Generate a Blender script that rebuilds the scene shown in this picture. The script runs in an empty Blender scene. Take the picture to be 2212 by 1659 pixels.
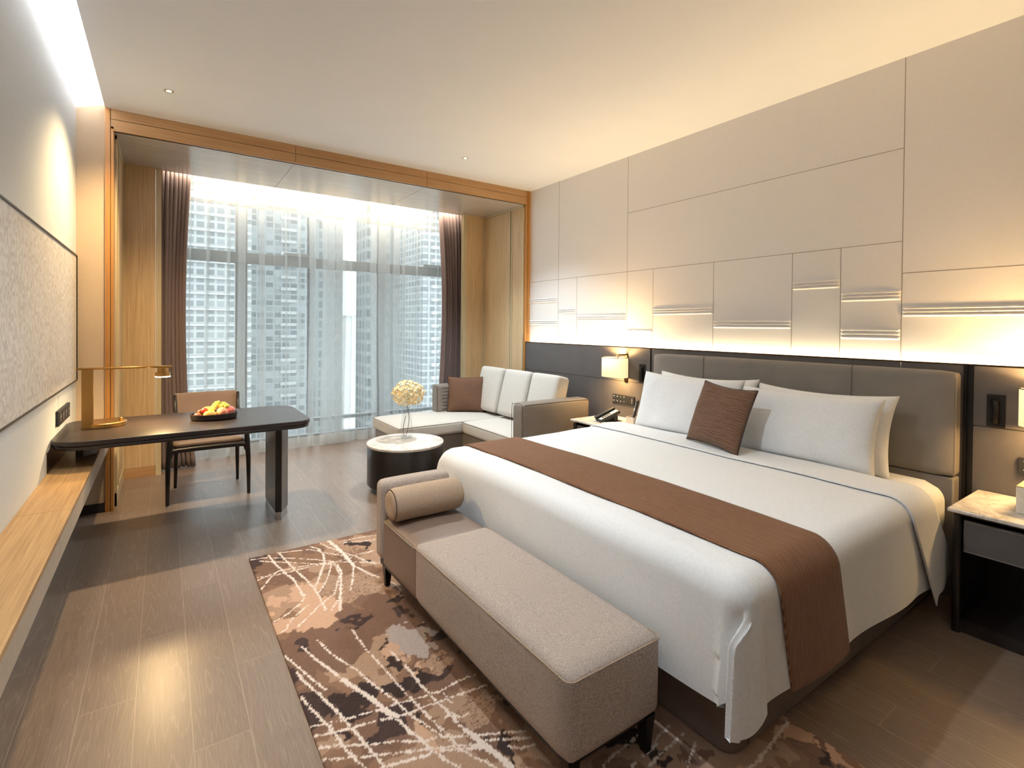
import bpy, bmesh, math, random
import numpy as np
from mathutils import Vector, Matrix, Euler, noise
random.seed(7)
sc = bpy.context.scene
C = bpy.context.collection

# ------------------------------------------------ camera, world, exposure
cam_d = bpy.data.cameras.new('camera'); cam = bpy.data.objects.new('camera', cam_d); C.objects.link(cam)
YAW, PITCH, ROLL, F = math.radians(34.371), math.radians(-0.609), math.radians(0.5015), 1088.58
fw = Vector((math.sin(YAW)*math.cos(PITCH), math.cos(YAW)*math.cos(PITCH), math.sin(PITCH)))
rt = Vector((math.cos(YAW), -math.sin(YAW), 0)); up = rt.cross(fw)
r2 = rt*math.cos(ROLL)+up*math.sin(ROLL); u2 = -rt*math.sin(ROLL)+up*math.cos(ROLL)
cam.matrix_world = Matrix(((r2.x,u2.x,-fw.x,0),(r2.y,u2.y,-fw.y,0),(r2.z,u2.z,-fw.z,1.41),(0,0,0,1)))
cam_d.sensor_width = 36; cam_d.lens = F/2212*36
cam_d.shift_x = (1106-1096.38)/2212; cam_d.shift_y = -(829.5-716.35)/2212
cam_d.clip_start = .02; cam_d.clip_end = 2000
sc.camera = cam

w = bpy.data.worlds.new('overcast_sky'); sc.world = w; w.use_nodes = True
bg = w.node_tree.nodes['Background']; bg.inputs['Color'].default_value = (.93,.97,1,1); bg.inputs['Strength'].default_value = SKY = 2.35

WARM = (1,.80,.55); WARM2 = (1,.58,.22)
def area(name, loc, d, up_, sx, sy, power, col=WARM, spread=math.pi):
    l = bpy.data.lights.new(name, 'AREA'); l.shape = 'RECTANGLE'; l.size = sx; l.size_y = sy; l.energy = power; l.color = col; l.spread = spread
    o = bpy.data.objects.new(name, l); C.objects.link(o)
    z = -Vector(d).normalized(); x = Vector(up_).normalized(); y = z.cross(x)
    o.matrix_world = Matrix(((x.x,y.x,z.x,loc[0]),(x.y,y.y,z.y,loc[1]),(x.z,y.z,z.z,loc[2]),(0,0,0,1)))
    return o
# hidden LED strips: x axis of the light = long side
area('cove_strip_light', (-.235,1.1,3.06), (-1,0,.35), (0,1,0), 7.2, .03, 180, (1,.95,.90))
area('wainscot_strip_light', (3.549,1.1,1.213), (-.12,0,1), (0,1,0), 7.2, .022, 12, (1,.82,.50))
area('curtain_strip_light', (1.6,5.745,2.93), (0,1,-.25), (1,0,0), 3.1, .03, 34, (1,.86,.68))
for i,(x,y,e) in enumerate([(.032,4.173,132),(2.363,4.19,160),(.75,1.7,88),(2.3,.1,5),(.032,-.6,10),(2.6,-1.6,6),(1.1,-1.4,6)]):  # first two are the visible fittings; the rest are unseen, added as fill
    l = bpy.data.lights.new('downlight_beam','SPOT'); l.energy = e; l.color = [(1,.72,.37),(.82,.94,1),(.84,.95,1)][i] if i<3 else (1,.92,.82); l.spot_size = math.radians([128,112,128][i] if i<3 else 80); l.spot_blend = .7; l.shadow_soft_size = .045
    o = bpy.data.objects.new('downlight_beam', l); C.objects.link(o); o.location = (x,y,2.985)
sc.view_settings.view_transform = 'Standard'; sc.view_settings.look = 'None'; sc.view_settings.gamma = 1; sc.view_settings.exposure = 0.76
sc.view_settings.use_curve_mapping = False
sc.cycles.use_denoising = True
try: sc.cycles.denoiser = 'OPENIMAGEDENOISE'
except Exception: pass
sc.cycles.use_adaptive_sampling = True; sc.cycles.adaptive_threshold = .02
sc.cycles.max_bounces = 8; sc.cycles.diffuse_bounces = 4; sc.cycles.glossy_bounces = 4; sc.cycles.transparent_max_bounces = 24
sc.cycles.transmission_bounces = 8; sc.cycles.sample_clamp_indirect = 4; sc.cycles.caustics_refractive = False; sc.cycles.caustics_reflective = False

# ------------------------------------------------ materials
def lin(h):
    if not isinstance(h, str): return (*h[:3], 1)
    r = [int(h[i:i+2],16)/255 for i in (0,2,4)]
    return (*[c/12.92 if c<=.04045 else ((c+.055)/1.055)**2.4 for c in r], 1)
class NT:
    def __init__(s, name):
        s.m = bpy.data.materials.new(name); s.m.use_nodes = True; s.t = s.m.node_tree; s.N = s.t.nodes; s.L = s.t.links
        s.p = s.N['Principled BSDF']; s.out = s.N['Material Output']; s._c = None
    def n(s, kind, **kw):
        x = s.N.new(kind)
        for k,v in kw.items():
            if hasattr(x, k) and not k[0].isupper(): setattr(x, k, v)
            else: x.inputs[k.replace('_',' ')].default_value = v
        return x
    def co(s, scale=(1,1,1), rot=(0,0,0)):
        if not s._c: s._c = s.N.new('ShaderNodeTexCoord')
        mp = s.N.new('ShaderNodeMapping'); mp.inputs['Scale'].default_value = scale; mp.inputs['Rotation'].default_value = rot
        s.L.new(s._c.outputs['Object'], mp.inputs['Vector']); return mp.outputs[0]
    def link(s, a, b): s.L.new(a, b)
    def math(s, op, a, b=None, c=None):
        x = s.N.new('ShaderNodeMath'); x.operation = op
        for i,v in enumerate((a,b,c)):
            if v is None: continue
            if isinstance(v,(int,float)): x.inputs[i].default_value = v
            else: s.L.new(v, x.inputs[i])
        return x.outputs[0]
    def ramp(s, fac, stops, interp='LINEAR'):
        x = s.N.new('ShaderNodeValToRGB'); x.color_ramp.interpolation = interp
        e = x.color_ramp.elements
        while len(e) < len(stops): e.new(.5)
        for i,(p,c) in enumerate(stops): e[i].position = p; e[i].color = lin(c)
        s.L.new(fac, x.inputs[0]); return x.outputs[0]
    def noise(s, vec, scale, detail=3, rough=.55, dist=0):
        x = s.N.new('ShaderNodeTexNoise'); x.inputs['Scale'].default_value = scale; x.inputs['Detail'].default_value = detail
        x.inputs['Roughness'].default_value = rough; x.inputs['Distortion'].default_value = dist
        s.L.new(vec, x.inputs['Vector']); return x.outputs['Fac']
    def mix(s, fac, a, b, mode='MIX'):
        x = s.N.new('ShaderNodeMix'); x.data_type = 'RGBA'; x.blend_type = mode
        for sock, v in ((x.inputs[0],fac),(x.inputs[6],a),(x.inputs[7],b)):
            if isinstance(v,(int,float)): sock.default_value = v
            elif isinstance(v,(str,tuple)): sock.default_value = lin(v)
            else: s.L.new(v, sock)
        return x.outputs[2]
    def bump(s, h, strength=.3, dist=.002):
        b = s.N.new('ShaderNodeBump'); b.inputs['Strength'].default_value = strength; b.inputs['Distance'].default_value = dist
        s.L.new(h, b.inputs['Height']); s.L.new(b.outputs[0], s.p.inputs['Normal'])
    def set(s, color=None, rough=.5, metal=0, spec=.5, **kw):
        if color is not None:
            if isinstance(color,(str,tuple)): s.p.inputs['Base Color'].default_value = lin(color)
            else: s.L.new(color, s.p.inputs['Base Color'])
        if isinstance(rough,(int,float)): s.p.inputs['Roughness'].default_value = rough
        else: s.L.new(rough, s.p.inputs['Roughness'])
        s.p.inputs['Metallic'].default_value = metal; s.p.inputs['Specular IOR Level'].default_value = spec
        for k,v in kw.items(): s.p.inputs[k.replace('_',' ')].default_value = v
        return s.m
def plain(name, col, rough=.5, metal=0, spec=.5, nscale=40, amt=.06, **kw):
    t = NT(name); f = t.noise(t.co(), nscale, 3)
    c = lin(col); a = tuple(max(0,x*(1-amt)) for x in c[:3]); b = tuple(min(1,x*(1+amt)) for x in c[:3])
    col_ = t.ramp(f, [(.3,a),(.7,b)])
    return t.set(col_, rough, metal, spec, **kw)
def fabric(name, c1, c2, scale=900, stretch=(1,1,1), rough=.9, bump=.4, fine=None, sheen=.0, spec=.2):
    t = NT(name); v = t.co(stretch)
    f = t.noise(v, scale*.35, 3, .75); g = t.noise(v, 6, 2)
    col = t.ramp(f, [(.35,c1),(.65,c2)]); 
    col = t.mix(t.math('MULTIPLY', g, .12), col, c1)
    t.bump(t.noise(v, scale*.35, 2, .7), bump, .0015)
    return t.set(col, rough, 0, spec, Sheen_Weight=sheen)
def leather(name, col, rough=.48, spec=.4):
    t = NT(name); v = t.co(); vo = t.n('ShaderNodeTexVoronoi', Scale=420.0); t.link(v, vo.inputs['Vector'])
    g = t.noise(v, 5, 2); c = lin(col); a = tuple(x*.93 for x in c[:3]); b = tuple(x*1.06 for x in c[:3])
    t.bump(vo.outputs['Distance'], .25, .0008)
    return t.set(t.ramp(g,[(.3,a),(.7,b)]), rough, 0, spec)
def wood(name, c1, c2, axis='z', rough=.45, fine=1.0, spec=.4, bump=.15, cross=90):
    t = NT(name); s = {'x':(1.2,cross,cross),'y':(cross,1.2,cross),'z':(cross,cross,1.2)}[axis]
    v = t.co(s); f = t.noise(v, fine*2.2, 4, .6); v2 = t.co(tuple(k*.12 for k in s)); g = t.noise(v2, 1.5, 2)
    col = t.ramp(t.math('ADD', t.math('MULTIPLY', f, .75), t.math('MULTIPLY', g, .25)), [(.36,c1),(.62,c2)])
    t.bump(f, bump, .001)
    return t.set(col, rough, 0, spec)
def metal(name, col, rough=.3): return plain(name, col, rough, 1.0, .5, 200, .04)
def emit(name, col, strength):
    t = NT(name); t.set('ffffff', .5); t.p.inputs['Base Color'].default_value=(.02,.02,.02,1); t.p.inputs['Emission Color'].default_value = (*col,1); t.p.inputs['Emission Strength'].default_value = strength; return t.m

M = {}
M['ceiling'] = plain('ceiling_paint', 'eff2f6', .8, 0, .2, 3, .01)
M['linen_wall'] = fabric('linen_wallcovering', 'c4c8cb', 'd8dcdf', 700, (1,1.6,.5), .85, .35)
M['linen_warm'] = fabric('linen_warm_wallcovering', 'b9a48c', 'c8b49c', 700, (1.6,1,.9), .85, .35)
M['panel_white'] = plain('ivory_leatherette_panel', 'eae6e4', .6, 0, .3, 60, .012)
M['groove'] = plain('panel_groove', '8c7d70', .8)
M['oak'] = wood('light_oak_veneer', 'b59873', 'd4b88f', 'z', .42, 1, .4, .15, 75)
M['oak_x'] = wood('light_oak_crossgrain', 'a57d55', 'bc966a', 'x', .42, 1, .4, .15, 75)
M['oak_y'] = wood('light_oak_ledge', 'a07c52', 'bf9a6b', 'y', .4, 1, .4, .12, 60)
M['oak_soffit'] = wood('grey_oak_soffit', 'aaa196', 'bdb4aa', 'x', .2, 1, .5, .1, 60)
M['oak_pale'] = wood('pale_oak_trim', 'b9a988', 'cbbd9d', 'z', .35, 1, .5, .1, 70)
M['oak_gold'] = wood('gold_oak_frame', '9c6a34', 'b58244', 'z', .4, 1, .5, .1, 90)
M['greige_front'] = plain('greige_lacquer', 'b5aa9c', .45)
M['wainscot'] = leather('charcoal_taupe_leather', '5c5858', .6, .3)
M['headboard'] = leather('warm_grey_leather', '86807b', .65, .25)
M['bed_base'] = leather('bed_base_leather', '72665f', .55, .35)
M['sofa_leather'] = leather('sofa_leather', '7b736c', .5, .4)
M['taupe_leather'] = leather('taupe_leather', '7a675b', .45, .45)
M['chair_leather'] = leather('chair_leather', '877163', .45, .45)
M['sofa_fabric'] = fabric('pale_grey_tweed', 'b5b1ad', 'd6d3cf', 500, (1,1,2.2), .95, .6)
M['bench_fabric'] = fabric('beige_tweed', '8d8078', 'c9bcb4', 620, (1,2.4,1), .95, .6)
M['bolster_fabric'] = fabric('camel_tweed', '97826f', 'c3ac98', 620, (2.6,1,1), .95, .6)
M['cotton'] = fabric('white_cotton', 'e6e8ec', 'eff1f4', 300, (1,1,1), .85, .05, spec=.2)
M['drape'] = fabric('mauve_grey_drape', '72625f', '84736f', 600, (2,2,.5), .8, .2, sheen=.1)
M['black_metal'] = plain('black_metal', '211e1d', .35, .6, .5)
M['black_wood'] = wood('black_stained_wood', '1d1817', '2c2523', 'x', .32, 1, .5, .1, 60)
M['black_wood_z'] = wood('black_stained_wood_upright', '15110f', '211b19', 'z', .35, 1, .5, .1, 60)
M['desk_top'] = wood('dark_walnut_desktop', '1f1a1a', '332b2a', 'x', .34, 1, .4, .1, 70)
M['desk_leg'] = wood('grey_stained_leg', '4e4a46', '6b6660', 'z', .3, 1, .5, .1, 90)
M['chrome'] = metal('polished_steel', 'b8b8b8', .12)
M['brass'] = metal('brushed_brass', 'b08850', .32)
M['bronze'] = metal('dark_bronze', '4a3423', .3)
M['white_plastic'] = plain('white_plastic', 'e4e2de', .4)
M['black_plastic'] = plain('black_plastic', '222427', .55)
M['grey_mark'] = plain('grey_mark', 'a9acb0', .5)
M['paper'] = plain('cream_paper', 'e6d8c6', .8)
M['window_metal'] = plain('grey_window_frame', '74797b', .45, .2)
def marble():
    t = NT('white_marble'); v = t.co()
    n1 = t.noise(v, 3.2, 8, .6, 1.4); vein = t.math('ABSOLUTE', t.math('SUBTRACT', n1, .5))
    n2 = t.noise(v, 11, 6, .6, .8); vein2 = t.math('ABSOLUTE', t.math('SUBTRACT', n2, .5))
    c = t.ramp(vein, [(0,'cbc5be'),(.03,'e2ded9'),(.12,'f0ece8')]); c2 = t.ramp(vein2, [(0,'d3cdc6'),(.02,'ebe8e4'),(.1,'f4f2f0')])
    return t.set(t.mix(.5, c, c2, 'MULTIPLY') , .12, 0, .5)
M['marble'] = marble()
def glass_thin(name, tint=(.97,.99,.98), fac=.08):
    t = NT(name); tr = t.n('ShaderNodeBsdfTransparent'); tr.inputs[0].default_value = (*tint,1)
    gl = t.n('ShaderNodeBsdfGlossy'); gl.inputs['Roughness'].default_value = .02
    fr = t.n('ShaderNodeLayerWeight'); fc = t.math('ADD', fac*.6, t.math('MULTIPLY', .6, t.math('POWER', fr.outputs['Facing'], 4)))
    mx = t.n('ShaderNodeMixShader'); t.link(fc, mx.inputs[0]); t.link(tr.outputs[0], mx.inputs[1]); t.link(gl.outputs[0], mx.inputs[2])
    t.link(mx.outputs[0], t.out.inputs[0]); return t.m
M['pane'] = glass_thin('window_glass', (.93,.97,.97))
M['vase_glass'] = glass_thin('clear_vase_glass', (.96,.97,.97), .14)
def sheer(name, trans, col):
    t = NT(name); v = t.co((900,900,900)); tr = t.n('ShaderNodeBsdfTransparent'); tr.inputs[0].default_value = (1,1,1,1)
    df = t.n('ShaderNodeBsdfDiffuse'); df.inputs[0].default_value = lin(col); tl = t.n('ShaderNodeBsdfTranslucent'); tl.inputs[0].default_value = lin(col)
    m1 = t.n('ShaderNodeMixShader'); m1.inputs[0].default_value = .5; t.link(df.outputs[0], m1.inputs[1]); t.link(tl.outputs[0], m1.inputs[2])
    m2 = t.n('ShaderNodeMixShader')
    f = t.noise(t.co((160,160,5)), 1.5, 3, .6); m = t.math('ADD', t.math('MULTIPLY', f, .10), (1-trans)-.05)
    t.link(m, m2.inputs[0]); t.link(tr.outputs[0], m2.inputs[1]); t.link(m1.outputs[0], m2.inputs[2]); t.link(m2.outputs[0], t.out.inputs[0]); return t.m
M['sheer'] = sheer('sheer_voile', .66, 'c8cdcf')
M['sheer_tape'] = sheer('sheer_heading', .6, 'c4c1ba')
M['sheer_hem'] = sheer('sheer_hem', .35, 'd8d8d6')
def runner_mat(name, c1, c2, sc_=170, vec=(1,.2,.2), rot=(0,0,0)):
    t = NT(name); v = t.co((1,1,1)); wv = t.n('ShaderNodeTexWave', Scale=float(sc_), Distortion=2.5, Detail=2.0); wv.inputs['Detail Scale'].default_value = 3; t.link(t.co(vec, rot), wv.inputs['Vector'])
    f = t.noise(v, 400, 3, .7); s = t.math('ADD', t.math('MULTIPLY', wv.outputs['Fac'], .5), t.math('MULTIPLY', f, .5))
    t.bump(s, .5, .002); return t.set(t.ramp(s, [(.25,c1),(.75,c2)]), .85, 0, .2, Sheen_Weight=.1)
M['runner'] = runner_mat('brown_woven_runner', '553726', '8c6448', 36, (1,.15,.15), (0,0,.12))
M['cushion_brown'] = runner_mat('brown_ribbed_cushion', '4c3629', '806350', 30, (.15,1,.15), (0,0,1.5708))
M['cushion_brown_flat'] = fabric('brown_linen_cushion', '5d4537', '745747', 500, (1,1,1), .85, .3)
M['piping_dark'] = plain('dark_piping', '3b2c24', .7)
M['stitch'] = plain('pale_stitching', 'a39a90', .7)
def floor_mat():
    t = NT('dark_oak_planks'); tc = t.N.new('ShaderNodeTexCoord'); sp = t.N.new('ShaderNodeSeparateXYZ'); t.link(tc.outputs['Object'], sp.inputs[0])
    u = t.math('DIVIDE', t.math('ADD', sp.outputs[0], .25), .1683); col = t.math('FLOOR', u); fu = t.math('FRACT', u)
    v = t.math('DIVIDE', t.math('SUBTRACT', t.math('SUBTRACT', sp.outputs[1], 2.337), t.math('MULTIPLY', col, .405)), 1.215); row = t.math('FLOOR', v); fv = t.math('FRACT', v)
    du = t.math('MULTIPLY', t.math('MINIMUM', fu, t.math('SUBTRACT', 1, fu)), .1683); dv = t.math('MULTIPLY', t.math('MINIMUM', fv, t.math('SUBTRACT', 1, fv)), 1.215)
    seam = t.math('LESS_THAN', t.math('MINIMUM', du, dv), .0013)
    cb = t.N.new('ShaderNodeCombineXYZ'); t.link(col, cb.inputs[0]); t.link(row, cb.inputs[1]); wn = t.N.new('ShaderNodeTexWhiteNoise'); wn.noise_dimensions = '2D'; t.link(cb.outputs[0], wn.inputs[0])
    # grain: stretched rings, shifted per plank
    off = t.N.new('ShaderNodeVectorMath'); off.operation = 'ADD'; t.link(tc.outputs['Object'], off.inputs[0])
    sc3 = t.N.new('ShaderNodeVectorMath'); sc3.operation = 'SCALE'; t.link(wn.outputs['Color'], sc3.inputs[0]); sc3.inputs['Scale'].default_value = 20; t.link(sc3.outputs[0], off.inputs[1])
    mp = t.N.new('ShaderNodeMapping'); mp.inputs['Scale'].default_value = (9,.55,1); t.link(off.outputs[0], mp.inputs[0])
    n1 = t.noise(mp.outputs[0], 1.1, 2, .5, .3); rings = t.math('ABSOLUTE', t.math('SUBTRACT', t.math('FRACT', t.math('MULTIPLY', n1, 24)), .5))
    mp2 = t.N.new('ShaderNodeMapping'); mp2.inputs['Scale'].default_value = (120,4,1); t.link(off.outputs[0], mp2.inputs[0]); n2 = t.noise(mp2.outputs[0], 2.2, 3, .7)
    ringm = t.math('MULTIPLY', t.math('LESS_THAN', rings, .085), t.math('GREATER_THAN', n2, .42))
    base = t.ramp(n2, [(.3,'756459'),(.7,'8d7a6c')]); base = t.mix(t.math('MULTIPLY', wn.outputs['Value'], .35), base, '6c5b50')
    c = t.mix(t.math('MULTIPLY', ringm, .2), base, 'b09c8a'); c = t.mix(t.math('MULTIPLY', seam, .6), c, 'ae9a86')
    t.bump(t.math('SUBTRACT', t.math('MULTIPLY', n2, .3), seam), .12, .0006)
    r = t.math('ADD', .3, t.math('MULTIPLY', n2, .06))
    return t.set(c, r, 0, .6)
M['floor'] = floor_mat()
def mosaic():
    t = NT('pearl_mosaic_fabric'); v = t.co((1,1,1)); vo = t.n('ShaderNodeTexVoronoi', Scale=55.0, Randomness=.15); vo.distance = 'CHEBYCHEV'; t.link(v, vo.inputs['Vector'])
    sp = t.N.new('ShaderNodeSeparateColor'); t.link(vo.outputs['Color'], sp.inputs[0]); c = t.ramp(sp.outputs[0], [(0,'bfb8b1'),(.5,'cfcac5'),(1,'dcd8d4')]); t.bump(sp.outputs[1], .15, .001)
    return t.set(c, .5, 0, .4)
M['mosaic'] = mosaic()
def facade(name, wall, win, win2, fw_, fh, mort):
    t = NT(name); tc = t.N.new('ShaderNodeTexCoord'); sp = t.N.new('ShaderNodeSeparateXYZ'); t.link(tc.outputs['Object'], sp.inputs[0])
    cb = t.N.new('ShaderNodeCombineXYZ'); t.link(t.math('ADD', sp.outputs[0], sp.outputs[1]), cb.inputs[0]); t.link(sp.outputs[2], cb.inputs[1])
    b = t.N.new('ShaderNodeTexBrick'); b.offset = 0; b.inputs['Color1'].default_value = lin(win); b.inputs['Color2'].default_value = lin(win2); b.inputs['Mortar'].default_value = lin(wall)
    b.inputs['Scale'].default_value = 1; b.inputs['Brick Width'].default_value = fw_; b.inputs['Row Height'].default_value = fh; b.inputs['Mortar Size'].default_value = mort; b.inputs['Mortar Smooth'].default_value = 0; b.inputs['Bias'].default_value = -.2
    t.link(cb.outputs[0], b.inputs['Vector']); return t.set(b.outputs['Color'], .6, 0, .3)
M['fac_a'] = facade('tower_facade_grey', 'a4a7a7', '6c7275', '8d9395', 1.7, 1.5, .22)
M['fac_b'] = facade('tower_facade_glass', '969c9e', '586268', 'a6adb0', 1.9, 1.5, .18)
M['fac_c'] = facade('tower_facade_white', 'cdd0cf', 'c8cbcb', 'd2d5d4', 9, 3.0, .1)
M['fac_d'] = facade('tower_facade_dark', '929696', '586063', '80878a', 2.4, 3.0, .5)
M['conc'] = plain('pale_concrete', 'b0b3b3', .8, nscale=2)
M['street'] = plain('hazy_ground', 'd4d6d6', .9, nscale=.02)

# ------------------------------------------------ building helpers
POS = {}
def wloc(o): return POS.get(o.name, Vector((0,0,0)))
def tag(o, label=None, cat=None, group=None, kind=None):
    for k,v in (('label',label),('category',cat),('group',group),('kind',kind)):
        if v: o[k] = v
    return o
def thing(name, label, cat, loc=(0,0,0), group=None, kind=None):
    o = bpy.data.objects.new(name, None); C.objects.link(o); o.location = loc; o.empty_display_size = .1; POS[o.name] = Vector(loc)
    return tag(o, label, cat, group, kind)
def obj(name, bm, mat, parent=None, smooth=False, bevel=0, seg=2, local=False, subsurf=0, label=None):
    """links bm (world coordinates, unless local) as one mesh; a top-level mesh gets its origin at its base centre"""
    me = bpy.data.meshes.new(name); 
    bmesh.ops.recalc_face_normals(bm, faces=bm.faces) if not getattr(bm, 'tag_keep', False) else None
    if parent is not None: off = wloc(parent)
    elif len(bm.verts) and not local:
        lo = [min(v.co[i] for v in bm.verts) for i in range(3)]; hi = [max(v.co[i] for v in bm.verts) for i in range(3)]
        off = Vector(((lo[0]+hi[0])/2, (lo[1]+hi[1])/2, lo[2]))
    else: off = Vector((0,0,0))
    if not local: bmesh.ops.translate(bm, verts=bm.verts, vec=-off)
    bm.to_mesh(me); bm.free()
    for m in (mat if isinstance(mat,(list,tuple)) else [mat]): me.materials.append(m)
    if smooth:
        for p in me.polygons: p.use_smooth = True
    o = bpy.data.objects.new(name, me); C.objects.link(o)
    if parent is not None: o.parent = parent; POS[o.name] = off
    else:
        if not local: o.location = off
        POS[o.name] = off
    if bevel:
        b = o.modifiers.new('bevel','BEVEL'); b.width = bevel; b.segments = seg; b.limit_method = 'ANGLE'; b.angle_limit = math.radians(40); b.harden_normals = False
        for p in me.polygons: p.use_smooth = True
        me.set_sharp_from_angle(angle=math.radians(50))
    if subsurf: s = o.modifiers.new('sub','SUBSURF'); s.levels = s.render_levels = subsurf
    if label: o['label'] = label
    return o
def B(): return bmesh.new()
def box(bm, x0,x1,y0,y1,z0,z1, mi=0):
    vs = [bm.verts.new(p) for p in ((x0,y0,z0),(x1,y0,z0),(x1,y1,z0),(x0,y1,z0),(x0,y0,z1),(x1,y0,z1),(x1,y1,z1),(x0,y1,z1))]
    for f in ((3,2,1,0),(4,5,6,7),(0,1,5,4),(1,2,6,5),(2,3,7,6),(3,0,4,7)):
        q = bm.faces.new([vs[i] for i in f]); q.material_index = mi
    return bm
def bx(*a): return box(B(), *a)
def prism(bm, pts, z0, z1, mi=0):
    a = [bm.verts.new((x,y,z0)) for x,y in pts]; b = [bm.verts.new((x,y,z1)) for x,y in pts]; n = len(pts)
    fs = [bm.faces.new(a[::-1]), bm.faces.new(b)] + [bm.faces.new((a[i],a[(i+1)%n],b[(i+1)%n],b[i])) for i in range(n)]
    for f in fs: f.material_index = mi
    return bm
def rrect(x0,x1,y0,y1,r,n=8,rs=None):
    pts = []; rs = rs or [r]*4
    for (cx,cy,a0,rr) in ((x1-rs[0],y1-rs[0],0,rs[0]),(x0+rs[1],y1-rs[1],90,rs[1]),(x0+rs[2],y0+rs[2],180,rs[2]),(x1-rs[3],y0+rs[3],270,rs[3])):
        for k in range(n+1):
            a = math.radians(a0+90*k/n); pts.append((cx+rr*math.cos(a), cy+rr*math.sin(a)))
    return pts
def lathe(bm, cx, cy, prof, n=48, sx=1, sy=1, cap=True):
    rings = []
    for r,z in prof: rings.append([bm.verts.new((cx+r*sx*math.cos(2*math.pi*k/n), cy+r*sy*math.sin(2*math.pi*k/n), z)) for k in range(n)])
    for a,b in zip(rings, rings[1:]):
        for k in range(n): bm.faces.new((a[k],a[(k+1)%n],b[(k+1)%n],b[k]))
    if cap: bm.faces.new(rings[0][::-1]); bm.faces.new(rings[-1])
    return bm
def tube(bm, pts, r, n=10, closed=False):
    pts = [Vector(p) for p in pts]; rings = []; N = len(pts); prev = None
    for i,p in enumerate(pts):
        if closed: t = pts[(i+1)%N]-pts[i-1]
        else: t = pts[min(i+1,N-1)]-pts[max(i-1,0)]
        t.normalize(); ref = prev if prev is not None else (Vector((0,0,1)) if abs(t.z)<.9 else Vector((1,0,0)))
        x = (ref - t*ref.dot(t)).normalized(); y = t.cross(x); prev = x; rr = r[i] if isinstance(r,(list,tuple)) else r
        rings.append([bm.verts.new(p+(x*math.cos(2*math.pi*k/n)+y*math.sin(2*math.pi*k/n))*rr) for k in range(n)])
    for i in range(N if closed else N-1):
        a,b = rings[i], rings[(i+1)%N]
        for k in range(n): bm.faces.new((a[k],a[(k+1)%n],b[(k+1)%n],b[k]))
    if not closed: bm.faces.new(rings[0][::-1]); bm.faces.new(rings[-1])
    return bm
def sm(pts, per=6, closed=False):
    """catmull-rom through points"""
    P = [Vector(p) for p in pts]; out = []; N = len(P)
    for i in range(N if closed else N-1):
        a,b,c,d = (P[(i-1)%N],P[i],P[(i+1)%N],P[(i+2)%N]) if closed else (P[max(i-1,0)],P[i],P[i+1],P[min(i+2,N-1)])
        for k in range(per):
            t = k/per; out.append(.5*((2*b)+(c-a)*t+(2*a-5*b+4*c-d)*t*t+(3*b-a-3*c+d)*t**3))
    if not closed: out.append(P[-1])
    return out
def softbox(bm, x0,x1,y0,y1,z0,z1, r=.03, puff=(0,0,0), n=14, noise_=0, shear=None):
    """cushion-like rounded box with crowned faces"""
    c = Vector(((x0+x1)/2,(y0+y1)/2,(z0+z1)/2)); h = Vector(((x1-x0)/2,(y1-y0)/2,(z1-z0)/2)); grid = {}
    def vert(i,j,k):
        if (i,j,k) in grid: return grid[(i,j,k)]
        # cells concentrated near edges
        def m(q): 
            u = 2*q/n-1; return u
        u = Vector((m(i),m(j),m(k)))
        p = Vector([math.copysign(abs(u[a])**.75 if abs(u[a])<1 else 1, u[a])*h[a] for a in range(3)])
        inner = Vector([max(-h[a]+r, min(h[a]-r, p[a])) for a in range(3)]); d = p-inner
        if d.length > 1e-6: p = inner + d.normalized()*min(r, d.length) if d.length>r*.999 else p
        w = [p[a]/h[a] for a in range(3)]
        for a in range(3):
            b_,c_ = [q for q in range(3) if q != a]
            if abs(u[a]) == 1: p[a] += math.copysign(puff[a]*(max(0,1-w[b_]**2)*max(0,1-w[c_]**2))**.6, u[a])
        if noise_: p += noise.noise_vector(Vector(p)*7+c)*noise_
        if shear: p += Vector(shear)*((p.z+h.z))
        v = bm.verts.new(c+p); grid[(i,j,k)] = v; return v
    for i in range(n):
        for j in range(n):
            for f in (((i,j,0),(i,j+1,0),(i+1,j+1,0),(i+1,j,0)),((i,j,n),(i+1,j,n),(i+1,j+1,n),(i,j+1,n)),
                      ((i,0,j),(i+1,0,j),(i+1,0,j+1),(i,0,j+1)),((i,n,j),(i,n,j+1),(i+1,n,j+1),(i+1,n,j)),
                      ((0,i,j),(0,i,j+1),(0,i+1,j+1),(0,i+1,j)),((n,i,j),(n,i+1,j),(n,i+1,j+1),(n,i,j+1))):
                bm.faces.new([vert(*q) for q in f])
    return bm
def ball(bm, c, r, n=16, m=10, sc_=(1,1,1), rot=None, dent=0):
    c = Vector(c); R = rot or Matrix.Identity(3); top = None; rings = []
    for j in range(m+1):
        ph = math.pi*j/m; ring = []
        for i in range(n if 0<j<m else 1):
            th = 2*math.pi*i/n; q = Vector((math.sin(ph)*math.cos(th), math.sin(ph)*math.sin(th), math.cos(ph)))
            if dent: q *= 1 - dent*math.exp(-(1-q.z)*14) - dent*.6*math.exp(-(1+q.z)*14)
            q = R @ Vector((q.x*sc_[0], q.y*sc_[1], q.z*sc_[2])); ring.append(bm.verts.new(c+q*r))
        rings.append(ring)
    for a,b in zip(rings, rings[1:]):
        for i in range(n):
            if len(a)==1: bm.faces.new((a[0], b[i], b[(i+1)%n]))
            elif len(b)==1: bm.faces.new((a[i], b[0], a[(i+1)%n]))
            else: bm.faces.new((a[i], b[i], b[(i+1)%n], a[(i+1)%n]))
    return bm
def struct(name, bm, mat, parent=None, **k):
    o = obj(name, bm, mat, parent, **k)
    if parent is None: o['kind'] = 'structure'
    return o
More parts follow.
